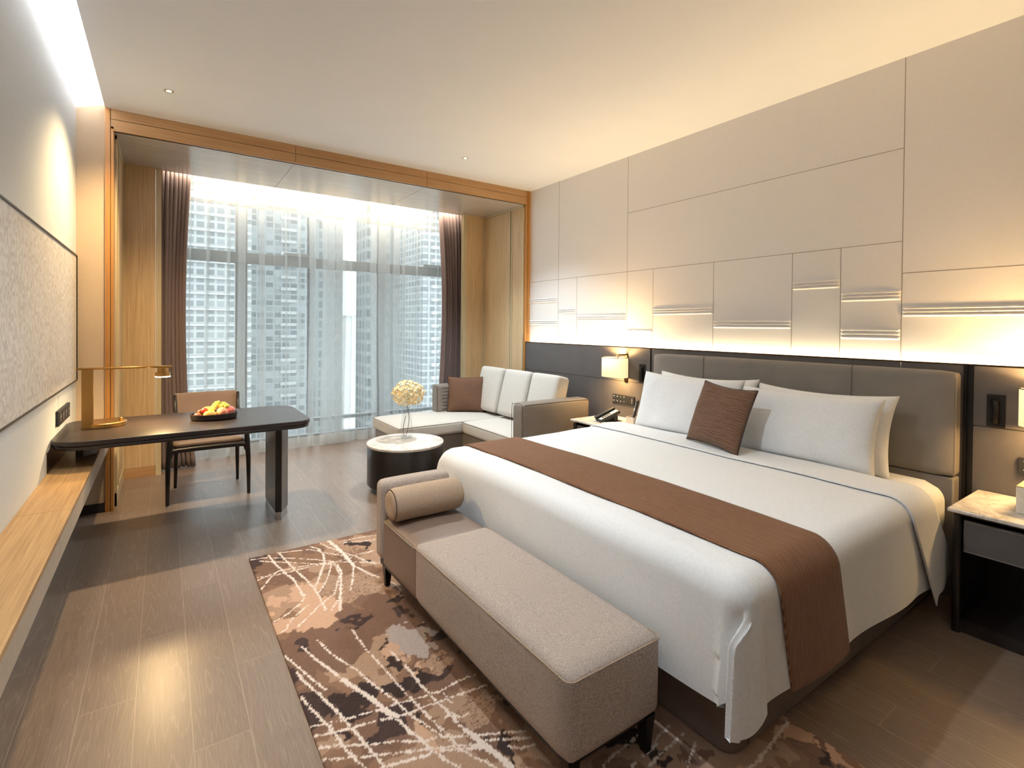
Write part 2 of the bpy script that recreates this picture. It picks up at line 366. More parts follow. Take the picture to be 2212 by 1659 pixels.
def grid(bm, P, wrap=False):
    """P[i][j] -> faces"""
    V = [[bm.verts.new(p) for p in row] for row in P]
    for i in range(len(V)-1):
        for j in range(len(V[0])-1): bm.faces.new((V[i][j],V[i+1][j],V[i+1][j+1],V[i][j+1]))
    return V

XL, XF, XR, YF, YB, ZC, ZH, ZW, YR = -.52, -.355, 3.573, 4.779, 5.685, 2.998, 2.84, 1.228, -2.7
XI, XJ, WX, YG = -.304, 3.506, 3.52, 6.3
# ------------------------------------------------ room shell
struct('floor', bx(-.75, 3.75, YR-.1, YG+.12, -.12, 0), M['floor'])
POS['floor']=Vector((0,0,0))
f = bpy.data.objects['floor']; f.data.transform(Matrix.Translation(f.location)); f.location = (0,0,0)
b = bx(XF, 3.75, YR-.1, YF+.02, ZC, ZC+.025); box(b, -.2, 3.75, YR-.1, YG+.12, 3.12, 3.3); box(b, -.75, -.2, YR-.1, YF, 3.113, 3.3)
box(b, -.2, -.18, YR, YF, ZC+.025, 3.12)
struct('ceiling', b, M['ceiling'])
wl = struct('wall_left', bx(-.75, XL, YR-.1, YF, 0, 3.113), M['linen_wall'])
struct('crown_trim', bx(XL, XL+.012, YR, YF, 3.085, 3.113), M['oak_pale'], wl)
struct('wall_back', bx(-.75, 3.75, YR-.2, YR-.1+.0, 0, 3.3), M['linen_wall'])
wr = struct('wall_return', bx(-.75, XF, YF, YF+.1, 0, 3.113), M['linen_warm'])
struct('baseboard_return', bx(XL, XF-.002, YF-.012, YF, 0, .07), M['black_wood'])
wR = struct('wall_right', bx(XR, 3.75, YR-.1, YF+.02, 0, 3.3), M['panel_white'])
# wall panel seams (one mesh: joint lines) and louvred ridges
g = .0016; xs = XR-.0006
b = B()
def vs(y, z0, z1, w_=g): box(b, xs, XR+.001, y-w_, y+w_, z0, z1)
def hs(z, y0, y1, w_=g): box(b, xs, XR+.001, y0, y1, z-w_, z+w_)
vs(4.246, ZW, ZC); vs(3.946, ZW, 1.928); vs(3.257, ZW, ZC); vs(2.953, ZW, 1.928); vs(2.361, ZW, 1.928); vs(1.761, ZW, 1.928); vs(1.46, ZW, 1.93); vs(1.136, ZW, ZC)
hs(1.928, 1.136, YF); hs(2.472, 1.136, 3.257); hs(1.74, YR, 1.136); hs(2.472, YR, .4)
vs(.4, ZW, 1.74); vs(-.5, ZW, ZC)
struct('panel_seams', b, M['groove'], wR)
for (ya,yb,z1,z0,k) in [(4.25,4.775,1.735,1.675,3),(4.25,4.775,1.484,1.424,3),(3.955,4.24,1.606,1.55,3),(3.263,3.94,1.53,1.468,3),(2.957,3.25,1.394,1.366,1),(2.364,2.95,1.579,1.519,3),
        (1.764,2.356,1.471,1.409,3),(1.465,1.758,1.732,1.673,3),(1.14,1.456,1.643,1.583,3),(1.14,1.456,1.416,1.348,3),(.405,1.133,1.544,1.485,3),(-.45,.395,1.62,1.56,3)]:
    b = B(); hh = (z1-z0)/k; e = .013
    for i in range(k):
        a, t = z0+i*hh, z0+(i+1)*hh; c_ = a+hh*.45
        v = [b.verts.new(p) for p in ((XR,ya,a+.001),(XR-.011,ya+e,c_),(XR,ya,t-.001),(XR,yb,a+.001),(XR-.011,yb-e,c_),(XR,yb,t-.001))]
        for q in ((0,1,4,3),(1,2,5,4),(0,2,1),(3,4,5),(0,3,5,2)): b.faces.new([v[i_] for i_ in q])
    obj('louvre_ridges', b, M['panel_white'], wR)
# alcove: side walls, soffit, header, pocket
wa = struct('wall_alcove_left', bx(-.75, XI, YF+.1, YB, 0, 3.12), M['oak_pale'])
b = B(); box(b, XI-.001, XI+.006, YF+.12, 5.1, .1, ZH-.04); box(b, XI-.001, XI+.006, 5.13, YB-.02, .1, ZH-.04); struct('oak_panel', b, M['oak'], wa)
b = B()
for y in (YF+.1, 5.1, YB-.03): box(b, XI, XI+.014, y, y+.02, .0, ZH)
box(b, XI, XI+.012, YF+.1, YB-.01, ZH-.03, ZH); box(b, XI, XI+.012, YF+.1, YB-.01, 0, .1); struct('frame_strip', b, M['oak_pale'], wa)
wb = struct('wall_alcove_right', bx(XJ, 3.75, YF+.02, YB+.4, 0, 3.12), M['oak_pale'])
b = B(); box(b, XJ-.006, XJ+.001, YF+.03, 5.03, .08, ZH-.03); box(b, XJ-.006, XJ+.001, 5.08, YB-.02, .08, ZH-.03); struct('oak_panel', b, M['oak'], wb)
b = B()
for y0,y1 in ((YF+.02,YF+.035),(5.028,5.042),(5.07,5.084),(YB-.025,YB-.012)): box(b, XJ-.013, XJ, y0, y1, 0, ZH)
box(b, XJ-.011, XJ, YF+.02, YB-.01, ZH-.025, ZH); struct('frame_strip', b, M['oak_pale'], wb)
sf = struct('ceiling_alcove_soffit', bx(XI, XJ, YF+.01, YB+.06, ZH, ZH+.03), M['oak_soffit'])
b = B()
for x in (.965, 2.24): box(b, x-.0015, x+.0015, YF+.01, YB+.06, ZH-.0006, ZH+.001)
struct('soffit_joint', b, M['groove'], sf)
b = B(); box(b, XF+.035, .967, YF-.012, YF+.03, ZH+.012, 2.921); box(b, XF+.035, .967, YF-.012, YF+.03, 2.925, ZC)
for xa, xb in ((.97,2.24),(2.243,XJ+.004)): box(b, xa, xb, YF-.012, YF+.03, ZH+.012, 2.921); box(b, xa, xb, YF-.012, YF+.03, 2.925, ZC)
tr = struct('trim_1', b, M['oak_x'])
obj('shadow_gap', bx(XF+.03, XJ+.004, YF-.004, YF+.028, ZH+.012, ZC-.002), M['black_wood'], tr)
obj('bottom_lip', bx(XF+.035, XJ+.004, YF-.010, YF+.03, ZH, ZH+.0118), M['oak_x'], tr)
b = B(); box(b, XF, XF+.031, YF-.014, YF+.1, 0, ZC); box(b, XF+.034, XI, YF-.012, YF+.1, 0, ZH+.03); struct('trim_2', b, M['oak_gold'], bevel=.0015)
b = B(); box(b, XJ, XJ+.03, YF-.012, YF+.02, 0, ZH+.16); box(b, XJ+.033, XR, YF-.016, YF+.02, 0, ZC); struct('trim_3', b, M['oak_gold'], bevel=.0015)
# return panels beside the curtains
for nm, xa, xb, sx in (('wall_window_left', XI, -.012, 1), ('wall_window_right', 3.19, XJ, -1)):
    ww = struct(nm, bx(xa if sx>0 else xa+.045, xb-.045 if sx>0 else xb, YB, YB+.03, .09 if sx>0 else 0, ZH), M['oak'])
    e = (xb-.043, xb) if sx>0 else (xa, xa+.043)
    struct('edge_trim', bx(e[0], e[1], YB-.006, YB+.06, 0, ZH), M['oak_pale'], ww)
    if sx>0: struct('plinth', bx(xa, xb-.045, YB-.002, YB+.03, 0, .088), M['oak_x'], ww)
struct('wall_window_pocket_left', bx(-.75, -.06, YB+.06, YG+.1, 0, 3.12), M['linen_wall'])
struct('wall_window_pocket_right', bx(3.42, 3.75, YB+.4, YG+.1, 0, 3.12), M['linen_wall'])
# ------------------------------------------------ window wall
wn = thing('window_1', None, None, (1.65, YG, 0), kind='structure')
for n_,a in (('mullion',(-.06,-.01)),('mullion',(.66,.78)),('mullion',(2.27,2.38)),('mullion',(3.36,3.42))): obj(n_, bx(a[0],a[1],YG,YG+.09,0,3.12), M['window_metal'], wn, bevel=.004)
obj('transom', bx(-.06,3.42,YG-.02,YG+.07,2.085,2.205), M['window_metal'], wn, bevel=.004)
obj('bottom_rail', bx(-.06,3.42,YG-.02,YG+.07,.0,.1), M['window_metal'], wn, bevel=.004)
obj('sill_rail', bx(-.06,3.42,YG-.01,YG+.06,.25,.29), M['window_metal'], wn, bevel=.004)
obj('head_rail', bx(-.06,3.42,YG-.01,YG+.06,3.02,3.12), M['window_metal'], wn, bevel=.004)
for x0,x1 in ((-.01,.66),(.78,2.27),(2.38,3.36)):
    obj('pane', bx(x0,x1,YG+.03,YG+.038,.1,2.085), M['pane'], wn); obj('pane', bx(x0,x1,YG+.03,YG+.038,2.205,3.02), M['pane'], wn)
for x in (1.15, 2.9): obj('window_stay', bx(x,x+.34,YG-.05,YG-.02,2.205,2.235), M['window_metal'], wn)

# ------------------------------------------------ city outside
def tower(name, label, x0,x1,y0,y1,top, mat, slabs=0, cols=None, group='towers outside the window', steps=()):
    t = thing(name, label, 'building', ((x0+x1)/2,(y0+y1)/2,-60), group)
    b = bx(x0,x1,y0,y1,-60,top); 
    obj('tower_body', b, mat, t)
    obj('parapet', bx(x0-.4,x1+.4,y0-.4,y1+.4,top,top+1.6), M['conc'], t)
    for s_ in steps: obj('roof_block', bx(*s_), mat, t)
    for k in range(slabs):
        z = -20 + 3*k
        if z > top-1: break
        for (a,c_) in cols: obj('balcony', bx(a,c_,y0-.9,y0+.01,z,z+(.28 if c_-a>9 else .75)), M['conc'], t)
    return t
tower('apartment_tower','tall grey apartment tower with balcony bands at the left side of the window',-14,14.6,112,135,38,M['fac_a'],26,[(-13.8,14.4)],None)
tower('apartment_tower','glassy grid-fronted tower right of the balcony tower behind the desk',15.8,31,138,160,44,M['fac_b'],24,[(24.5,28.2)],None)
tower('apartment_tower','blank white slab tower whose flat top shows in the window centre',30.8,36.4,162,182,34,M['fac_c'],0,None,None)
tower('apartment_tower','stepped grey tower just left of the bright sky gap',37.5,46,158,180,33,M['fac_d'],0,None,None,steps=[(38,42,158.5,175,34.6,38)])
tower('apartment_tower','low distant white block under the bright sky gap',98,108,330,350,6,M['fac_c'],0,None,None)
tower('apartment_tower','dark-windowed tower right of the bright sky gap',43.5,57,128,137,42,M['fac_d'],24,[(45,47.5)],None)
tower('apartment_tower','apartment tower with stacked white ledges at the right side of the window',49,68,106,124,38,M['fac_a'],26,[(51.0,52.6),(57,61)],None)
obj('hazy_street', bx(-400,600,20,900,-61,-60), M['street'])['kind'] = 'structure'

STROKES = [[0.0078,[[0.428,3.307],[0.498,3.291],[0.61,3.217],[0.726,3.123],[0.837,3.015],[0.937,2.938],[1.055,2.861]]],[0.0066,[[0.473,3.261],[0.57,3.179],[0.678,3.097],[0.768,3.016],[0.829,2.987]]],[0.0144,[[0.53,3.31],[0.541,3.176],[0.567,3.03],[0.593,2.922],[0.594,2.854],[0.6,2.776],[0.599,2.72]]],[0.0124,[[0.588,3.308],[0.603,3.18],[0.623,3.035],[0.649,2.895],[0.662,2.781],[0.665,2.654],[0.662,2.525]]],[0.0088,[[0.428,3.021],[0.542,3.067],[0.653,3.058],[0.748,3.039],[0.834,3.006],[0.961,3.015],[1.088,3.03]]],[0.0065,[[0.433,3.057],[0.542,3.025],[0.654,3.025],[0.77,3.025]]],[0.0103,[[0.43,2.907],[0.485,3.003],[0.544,3.076]]],[0.0133,[[0.767,3.304],[0.802,3.242],[0.808,3.14],[0.786,3.037],[0.743,2.935],[0.703,2.839],[0.67,2.766]]],[0.0253,[[0.887,3.319],[0.901,3.216],[0.913,3.095],[0.912,3.001],[0.918,2.906]]],[0.0128,[[0.918,2.906],[0.949,2.788],[0.989,2.691]]],[0.0102,[[0.834,3.313],[0.859,3.231],[0.906,3.136],[0.961,3.015],[1.007,2.88],[1.048,2.842]]],[0.0081,[[0.814,2.996],[0.777,2.891],[0.726,2.786],[0.665,2.698]]],[0.0163,[[0.838,2.958],[0.835,2.874],[0.797,2.739],[0.754,2.604],[0.717,2.48]]],[0.0098,[[0.829,2.987],[0.822,2.841],[0.78,2.75],[0.736,2.651],[0.662,2.597],[0.587,2.52],[0.519,2.456]]],[0.0122,[[0.918,2.906],[0.876,2.785],[0.847,2.706],[0.821,2.648]]],[0.0057,[[0.75,2.59],[0.719,2.56],[0.686,2.509]]],[0.0091,[[0.607,2.719],[0.575,2.655],[0.507,2.596],[0.425,2.546]]],[0.0089,[[0.598,2.615],[0.55,2.575],[0.499,2.519],[0.468,2.462],[0.444,2.451]]],[0.0069,[[0.578,3.32],[0.675,3.288],[0.757,3.259],[0.836,3.145],[0.916,3.045],[1.005,3.035],[1.088,3.03]]],[0.0086,[[0.947,3.279],[1.043,3.272],[1.166,3.248]]],[0.0073,[[0.957,3.246],[1.06,3.205],[1.141,3.18]]],[0.0082,[[1.018,2.622],[1.037,2.581],[1.04,2.504]]],[0.0096,[[0.718,2.289],[0.72,2.208],[0.727,2.091],[0.739,2.014],[0.75,1.909],[0.759,1.822],[0.772,1.738],[0.777,1.681],[0.79,1.597],[0.806,1.515],[0.814,1.444],[0.832,1.396],[0.855,1.36],[0.873,1.316]]],[0.0101,[[0.568,2.299],[0.586,2.197],[0.612,2.11],[0.647,2.02],[0.667,1.933],[0.689,1.859],[0.711,1.778],[0.728,1.705],[0.741,1.654],[0.762,1.599],[0.791,1.518]]],[0.0122,[[0.5,2.291],[0.523,2.192],[0.561,2.077],[0.588,1.986]]],[0.0238,[[0.588,1.986],[0.619,1.896],[0.653,1.808],[0.667,1.737],[0.692,1.687]]],[0.0124,[[0.689,1.68],[0.703,1.607],[0.722,1.549],[0.731,1.499],[0.754,1.435],[0.778,1.379]]],[0.0105,[[0.425,2.266],[0.45,2.184],[0.476,2.091],[0.496,2.027],[0.514,1.966]]],[0.012,[[0.445,2.133],[0.459,2.062],[0.483,1.977],[0.512,1.875],[0.53,1.787],[0.546,1.719],[0.556,1.652],[0.569,1.586],[0.583,1.516]]],[0.0116,[[0.428,1.981],[0.445,1.903],[0.469,1.811],[0.487,1.744],[0.494,1.679],[0.51,1.605],[0.53,1.546]]],[0.0127,[[0.823,1.93],[0.829,1.867],[0.83,1.785],[0.842,1.691],[0.851,1.623],[0.86,1.55],[0.867,1.497]]],[0.0279,[[0.867,1.497],[0.883,1.434],[0.893,1.383],[0.907,1.333],[0.912,1.29]]],[0.0084,[[0.424,1.813],[0.5,1.79],[0.579,1.771],[0.651,1.756],[0.727,1.745],[0.81,1.727],[0.887,1.718],[0.959,1.729],[1.037,1.723]]],[0.0109,[[0.425,1.766],[0.468,1.749],[0.554,1.726],[0.634,1.709],[0.683,1.693],[0.736,1.682],[0.806,1.679],[0.875,1.669],[0.946,1.659],[1.034,1.649]]],[0.0076,[[0.426,1.71],[0.488,1.676],[0.572,1.626],[0.644,1.594],[0.715,1.546],[0.772,1.526],[0.86,1.475],[0.929,1.44],[1.036,1.385]]],[0.0086,[[0.428,1.653],[0.494,1.615],[0.57,1.575],[0.622,1.551],[0.686,1.518],[0.753,1.488],[0.811,1.46],[0.881,1.42]]],[0.0136,[[0.569,1.519],[0.629,1.505],[0.698,1.486],[0.748,1.477],[0.814,1.444],[0.879,1.407]]],[0.0064,[[0.883,1.434],[0.96,1.393],[1.031,1.353]]],[0.0062,[[0.953,1.365],[0.981,1.335],[1.031,1.32]]],[0.011,[[0.808,2.049],[0.815,1.975]]],[0.007,[[0.884,1.7],[0.886,1.643]]],[0.0067,[[0.827,1.588],[0.862,1.598],[0.879,1.562],[0.908,1.559]]],[0.0051,[[0.781,1.678],[0.793,1.579],[0.807,1.484],[0.814,1.444]]],[0.007,[[1.342,1.154],[1.279,1.147],[1.222,1.145],[1.16,1.135]]],[0.0071,[[1.465,1.12],[1.394,1.112],[1.362,1.092],[1.312,1.091],[1.232,1.081]]],[0.0058,[[1.478,1.071],[1.402,1.065],[1.346,1.062],[1.277,1.05]]],[0.0059,[[1.483,1.024],[1.437,1.008],[1.379,0.982]]],[0.0119,[[1.835,0.896],[1.762,0.888],[1.67,0.878],[1.598,0.867],[1.543,0.869]]]]
BLOBS = [["P",0.633,2.719,0.117],["P",0.629,2.523,0.118],["P",0.499,2.49,0.073],["P",0.447,2.723,0.069],["T",0.851,2.666,0.157],["T",0.915,3.168,0.086],["D",0.536,2.218,0.052],["D",0.551,1.858,0.083],["D",0.641,1.891,0.06],["D",0.787,1.843,0.068],["D",1.053,3.183,0.067],["D",0.434,2.189,0.032],["D",0.457,1.957,0.026],["D",0.8,2.091,0.019],["D",0.801,1.989,0.025],["D",1.011,2.434,0.04],["D",0.918,1.792,0.041],["D",0.522,1.69,0.02],["D",0.763,1.614,0.024],["D",0.955,1.342,0.068],["D",1.039,2.917,0.031],["M",0.574,2.944,0.105],["M",0.602,2.163,0.147],["M",0.794,2.266,0.112],["M",0.52,3.124,0.099],["M",0.995,1.902,0.088],["M",0.895,2.444,0.096],["G",0.924,2.085,0.093],["G",0.928,1.982,0.052],["P",0.87,1.872,0.028],["P",0.842,2.039,0.045],["T",0.977,1.556,0.083],["P",0.734,1.563,0.053],["T",0.934,1.851,0.071],["D",1.334,1.063,0.032],["D",1.287,1.155,0.05],["D",1.342,1.013,0.026],["M",1.429,1.013,0.032],["P",1.815,0.838,0.051],["D",1.752,0.764,0.032],["P",1.81,0.725,0.043],["P",1.572,0.853,0.042]]

# ------------------------------------------------ curtains
def drape_mesh(xa, xb, y, z0, z1, folds, amp, tuck=None, seed=1, side=1):
    rnd = random.Random(seed); P = []; n = folds*14
    ph = [rnd.uniform(-.35,.35) for _ in range(folds+2)]; am = [rnd.uniform(.7,1.15) for _ in range(folds+2)]
    zs = [z0+(z1-z0)*(k/34) for k in range(35)]
    for i in range(n+1):
        t = i/n; k = t*folds; f = int(min(k,folds-1)); row = []
        for z in zs:
            h = (z1-z)/(z1-z0); w_ = xb-xa
            if tuck: # (fraction narrowed mid height) the free edge sways in a little and spreads at the foot
                s_ = 1 - tuck*math.sin(math.pi*min(1,h*1.02))**1.0*.55 + tuck*.9*max(0,h-.8)*2
            else: s_ = 1
            tt = t if side>0 else 1-t
            x = (xa + w_*tt*s_) if side>0 else (xb - w_*(1-tt)*s_)
            a = amp*am[f]*(.55+.45*min(1,h*6)); yy = y + a*math.cos(2*math.pi*k+ph[f]*math.sin(3*h)) + .006*math.sin(9*h+f)
            x += .35*a*math.sin(4*math.pi*k)
            row.append((x, yy, z))
        P.append(row)
    b = B(); grid(b, P); return b
def solid(o, t):
    s = o.modifiers.new('thick','SOLIDIFY'); s.thickness = t; s.offset = 0; return o
solid(tag(obj('drape', drape_mesh(-.05,.235,5.83,.012,2.99,8,.034,.35,3,1), M['drape'], smooth=True), 'mauve grey floor-length drape gathered at the left of the window behind the desk chair','curtain','heavy drapes at the window'), .003)['group']='heavy drapes at the window'
solid(tag(obj('drape', drape_mesh(2.93,3.36,5.86,.012,2.99,9,.034,.3,5,-1), M['drape'], smooth=True), 'mauve grey floor-length drape gathered at the right of the window behind the sofa','curtain','heavy drapes at the window'), .003)
def sheer_panel(xa, xb, yb_, seed, label, gathers):
    rnd = random.Random(seed); z1, zt, zh, z0 = 2.99, 2.665, .13, .012
    # centre line: folds with overlaps
    cuts = [xa]
    while cuts[-1] < xb: cuts.append(cuts[-1]+rnd.uniform(.1,.19))
    pts = []
    for a,c_ in zip(cuts, cuts[1:]):
        wd = c_-a; ov = rnd.uniform(.012,.026); am = rnd.uniform(.03,.05)
        for g_,gw in gathers:
            if abs(a-g_) < gw: ov = rnd.uniform(.03,.05)
        for k in range(10):
            s_ = k/10; pts.append((a+wd*s_ - ov*2.2*math.sin(2*math.pi*s_), yb_ + am*math.cos(2*math.pi*s_), len(pts)))
    def P(zlist):
        out = []
        for (x,y,i) in pts:
            row = []
            for z in zlist:
                h = (z1-z)/3; q = noise.noise((x*2.1+seed, h*2.2, 0))
                g_ = .85+.45*q
                row.append((x + .035*noise.noise((x*1.3+seed*3, h*1.6, 5))*h*1.4, yb_+(y-yb_)*g_*(.75+.3*h), z))
            out.append(row)
        return out
    r = thing('sheer_curtain', label, 'curtain', ((xa+xb)/2, yb_, 0), 'sheer curtains at the window')
    def zr(a,c_,n): return [a+(c_-a)*k/n for k in range(n+1)]
    b = B(); grid(b, P(zr(zh,zt,26))); obj('voile', b, M['sheer'], r, smooth=True)
    b = B(); grid(b, P(zr(zt,z1,5))); obj('heading_tape', b, M['sheer_tape'], r, smooth=True)
    b = B(); grid(b, P(zr(z0,zh,3))); obj('hem', b, M['sheer_hem'], r, smooth=True)
    line = [p[0] for p in P([zt])]
    b = B(); tube(b, line, .0022, 5); obj('tape_cord', b, M['bolster_fabric'], r, smooth=True)
sheer_panel(.1, 1.72, 6.06, 11, 'white sheer voile curtain, the left one, hanging behind the desk', [(.75,.1),(1.55,.12)])
sheer_panel(1.62, 3.3, 6.1, 12, 'white sheer voile curtain, the right one, hanging behind the coffee table and sofa', [(2.3,.12)])
tr_ = obj('curtain_track', bx(-.06,3.42,5.79,6.16,2.99,3.005), M['white_plastic']); tag(tr_, 'white curtain track along the pocket above the drapes and sheers', 'curtain track')
# LED strips as real fittings
def strip(name, a, label): tag(obj(name, bx(*a), M['led']), label, 'light')
M['led'] = emit('led_tape', (1,.66,.33), 6)
tag(obj('led_strip', bx(-.19,-.184,-2.5,4.7,3.03,3.045), M['led']), 'warm LED strip hidden in the ceiling slot above the left wall', 'light')
tag(obj('led_strip', bx(3.542,3.556,-2.5,4.76,1.2,1.203), M['led']), 'warm LED strip glowing along the top of the grey wainscot', 'light')
tag(obj('led_strip', bx(.05,3.15,5.7455,5.749,2.90,2.912), M['led']), 'warm LED strip behind the wooden soffit above the curtains', 'light')

# ------------------------------------------------ wainscot
wc = struct('wall_wainscot', bx(3.533, XR, YR, YF, 0, 1.185), M['black_metal'])
b = B(); box(b, WX, 3.534, 2.932, 4.79, .913, ZW-.004); box(b, WX, 3.534, 2.932, 3.496, 0, .910); box(b, WX, 3.534, 3.499, 4.79, 0, .910)
box(b, WX, 3.534, .84, 1.117, 0, ZW-.004); box(b, WX, 3.534, 1.12, 2.915, 0, ZW-.004); 
box(b, WX, 3.534, YR, .80, .913, ZW-.004); box(b, WX, 3.534, YR, .80, 0, .910)
obj('leather_panel', b, M['wainscot'], wc, bevel=.0015)
obj('cap_rail', bx(WX-.002, WX+.012, YR, 4.79, ZW-.004, ZW+.004), M['bronze'], wc)
b = B(); box(b, WX-.004, 3.534, .80, .812, 0, ZW-.003); box(b, WX-.004, 3.534, .826, .84, 0, ZW-.003); box(b, WX+.006, 3.534, .812, .826, 0, ZW-.003); box(b, WX+.006, 3.534, 2.915, 2.932, 0, ZW-.003)
obj('metal_reveal', b, M['black_metal'], wc)
b = B(); box(b, WX, 3.534, 4.79, 4.80, 0, ZW); obj('end_strip', b, M['black_wood_z'], wc)

# ------------------------------------------------ left wall: art panel, ledge, outlet
ap = thing('wall_panel', 'large pearly mosaic wall panel in a thin black frame on the left wall', 'wall panel', (XL, 2, .998))
obj('mosaic_face', bx(XL-.002, XL+.006, -2.4, 4.745, 1.0, 1.886), M['mosaic'], ap)
b = B(); box(b, XL-.002, XL+.012, -2.4, 4.752, 1.886, 1.894); box(b, XL-.002, XL+.012, -2.4, 4.752, .992, 1.0); box(b, XL-.002, XL+.012, 4.745, 4.752, 1.0, 1.886)
obj('frame', b, M['black_metal'], ap)
lg = thing('wall_ledge', 'long floating oak ledge along the left wall running under the desk', 'shelf', (-.425, 1.2, .47))
b = B()
for a,c_ in ((YR,-.6),(-.598,1.15),(1.152,2.92),(2.922,4.75)): box(b, XL, -.331, a, c_, .566, .586)
obj('top_board', b, M['oak_y'], lg, bevel=.001)
b = B(); 
for a,c_ in ((YR,-.6),(-.597,1.15),(1.153,2.62),(2.623,4.75)): box(b, -.349, -.333, a, c_, .472, .563)
obj('drawer_front', b, M['greige_front'], lg, bevel=.001)
obj('carcass', bx(XL, -.35, YR, 4.75, .475, .565), M['greige_front'], lg)
nb = B(); box(nb, XL-.001, XL+.004, 3.66, 4.4, .588, .70); tag(obj('niche_stand_in', nb, M['bronze']), 'flat dark plate added in place of the notch in the left wall under the desk', 'wall panel')  # flat dark sheet stands in for the dark notch cut into the wall
ot = thing('power_outlet_panel', 'long black power outlet panel on the left wall above the desk', 'outlet', (XL, 4.145, .79))
obj('plate', bx(XL, XL+.016, 3.93, 4.36, .795, .885), M['black_plastic'], ot, bevel=.002)
for k in range(4):
    y = 3.985+k*.105; b = B(); box(b, XL+.016, XL+.0175, y-.032, y+.032, .807, .873); obj('socket_face', b, M['black_metal'], ot)
    b = B(); box(b, XL+.0174, XL+.0182, y-.012, y-.006, .842,.856); box(b, XL+.0174, XL+.0182, y+.006, y+.012, .842,.856); box(b, XL+.0174, XL+.0182, y-.003, y+.003, .818,.83); obj('socket_slots', b, M['grey_mark'], ot)

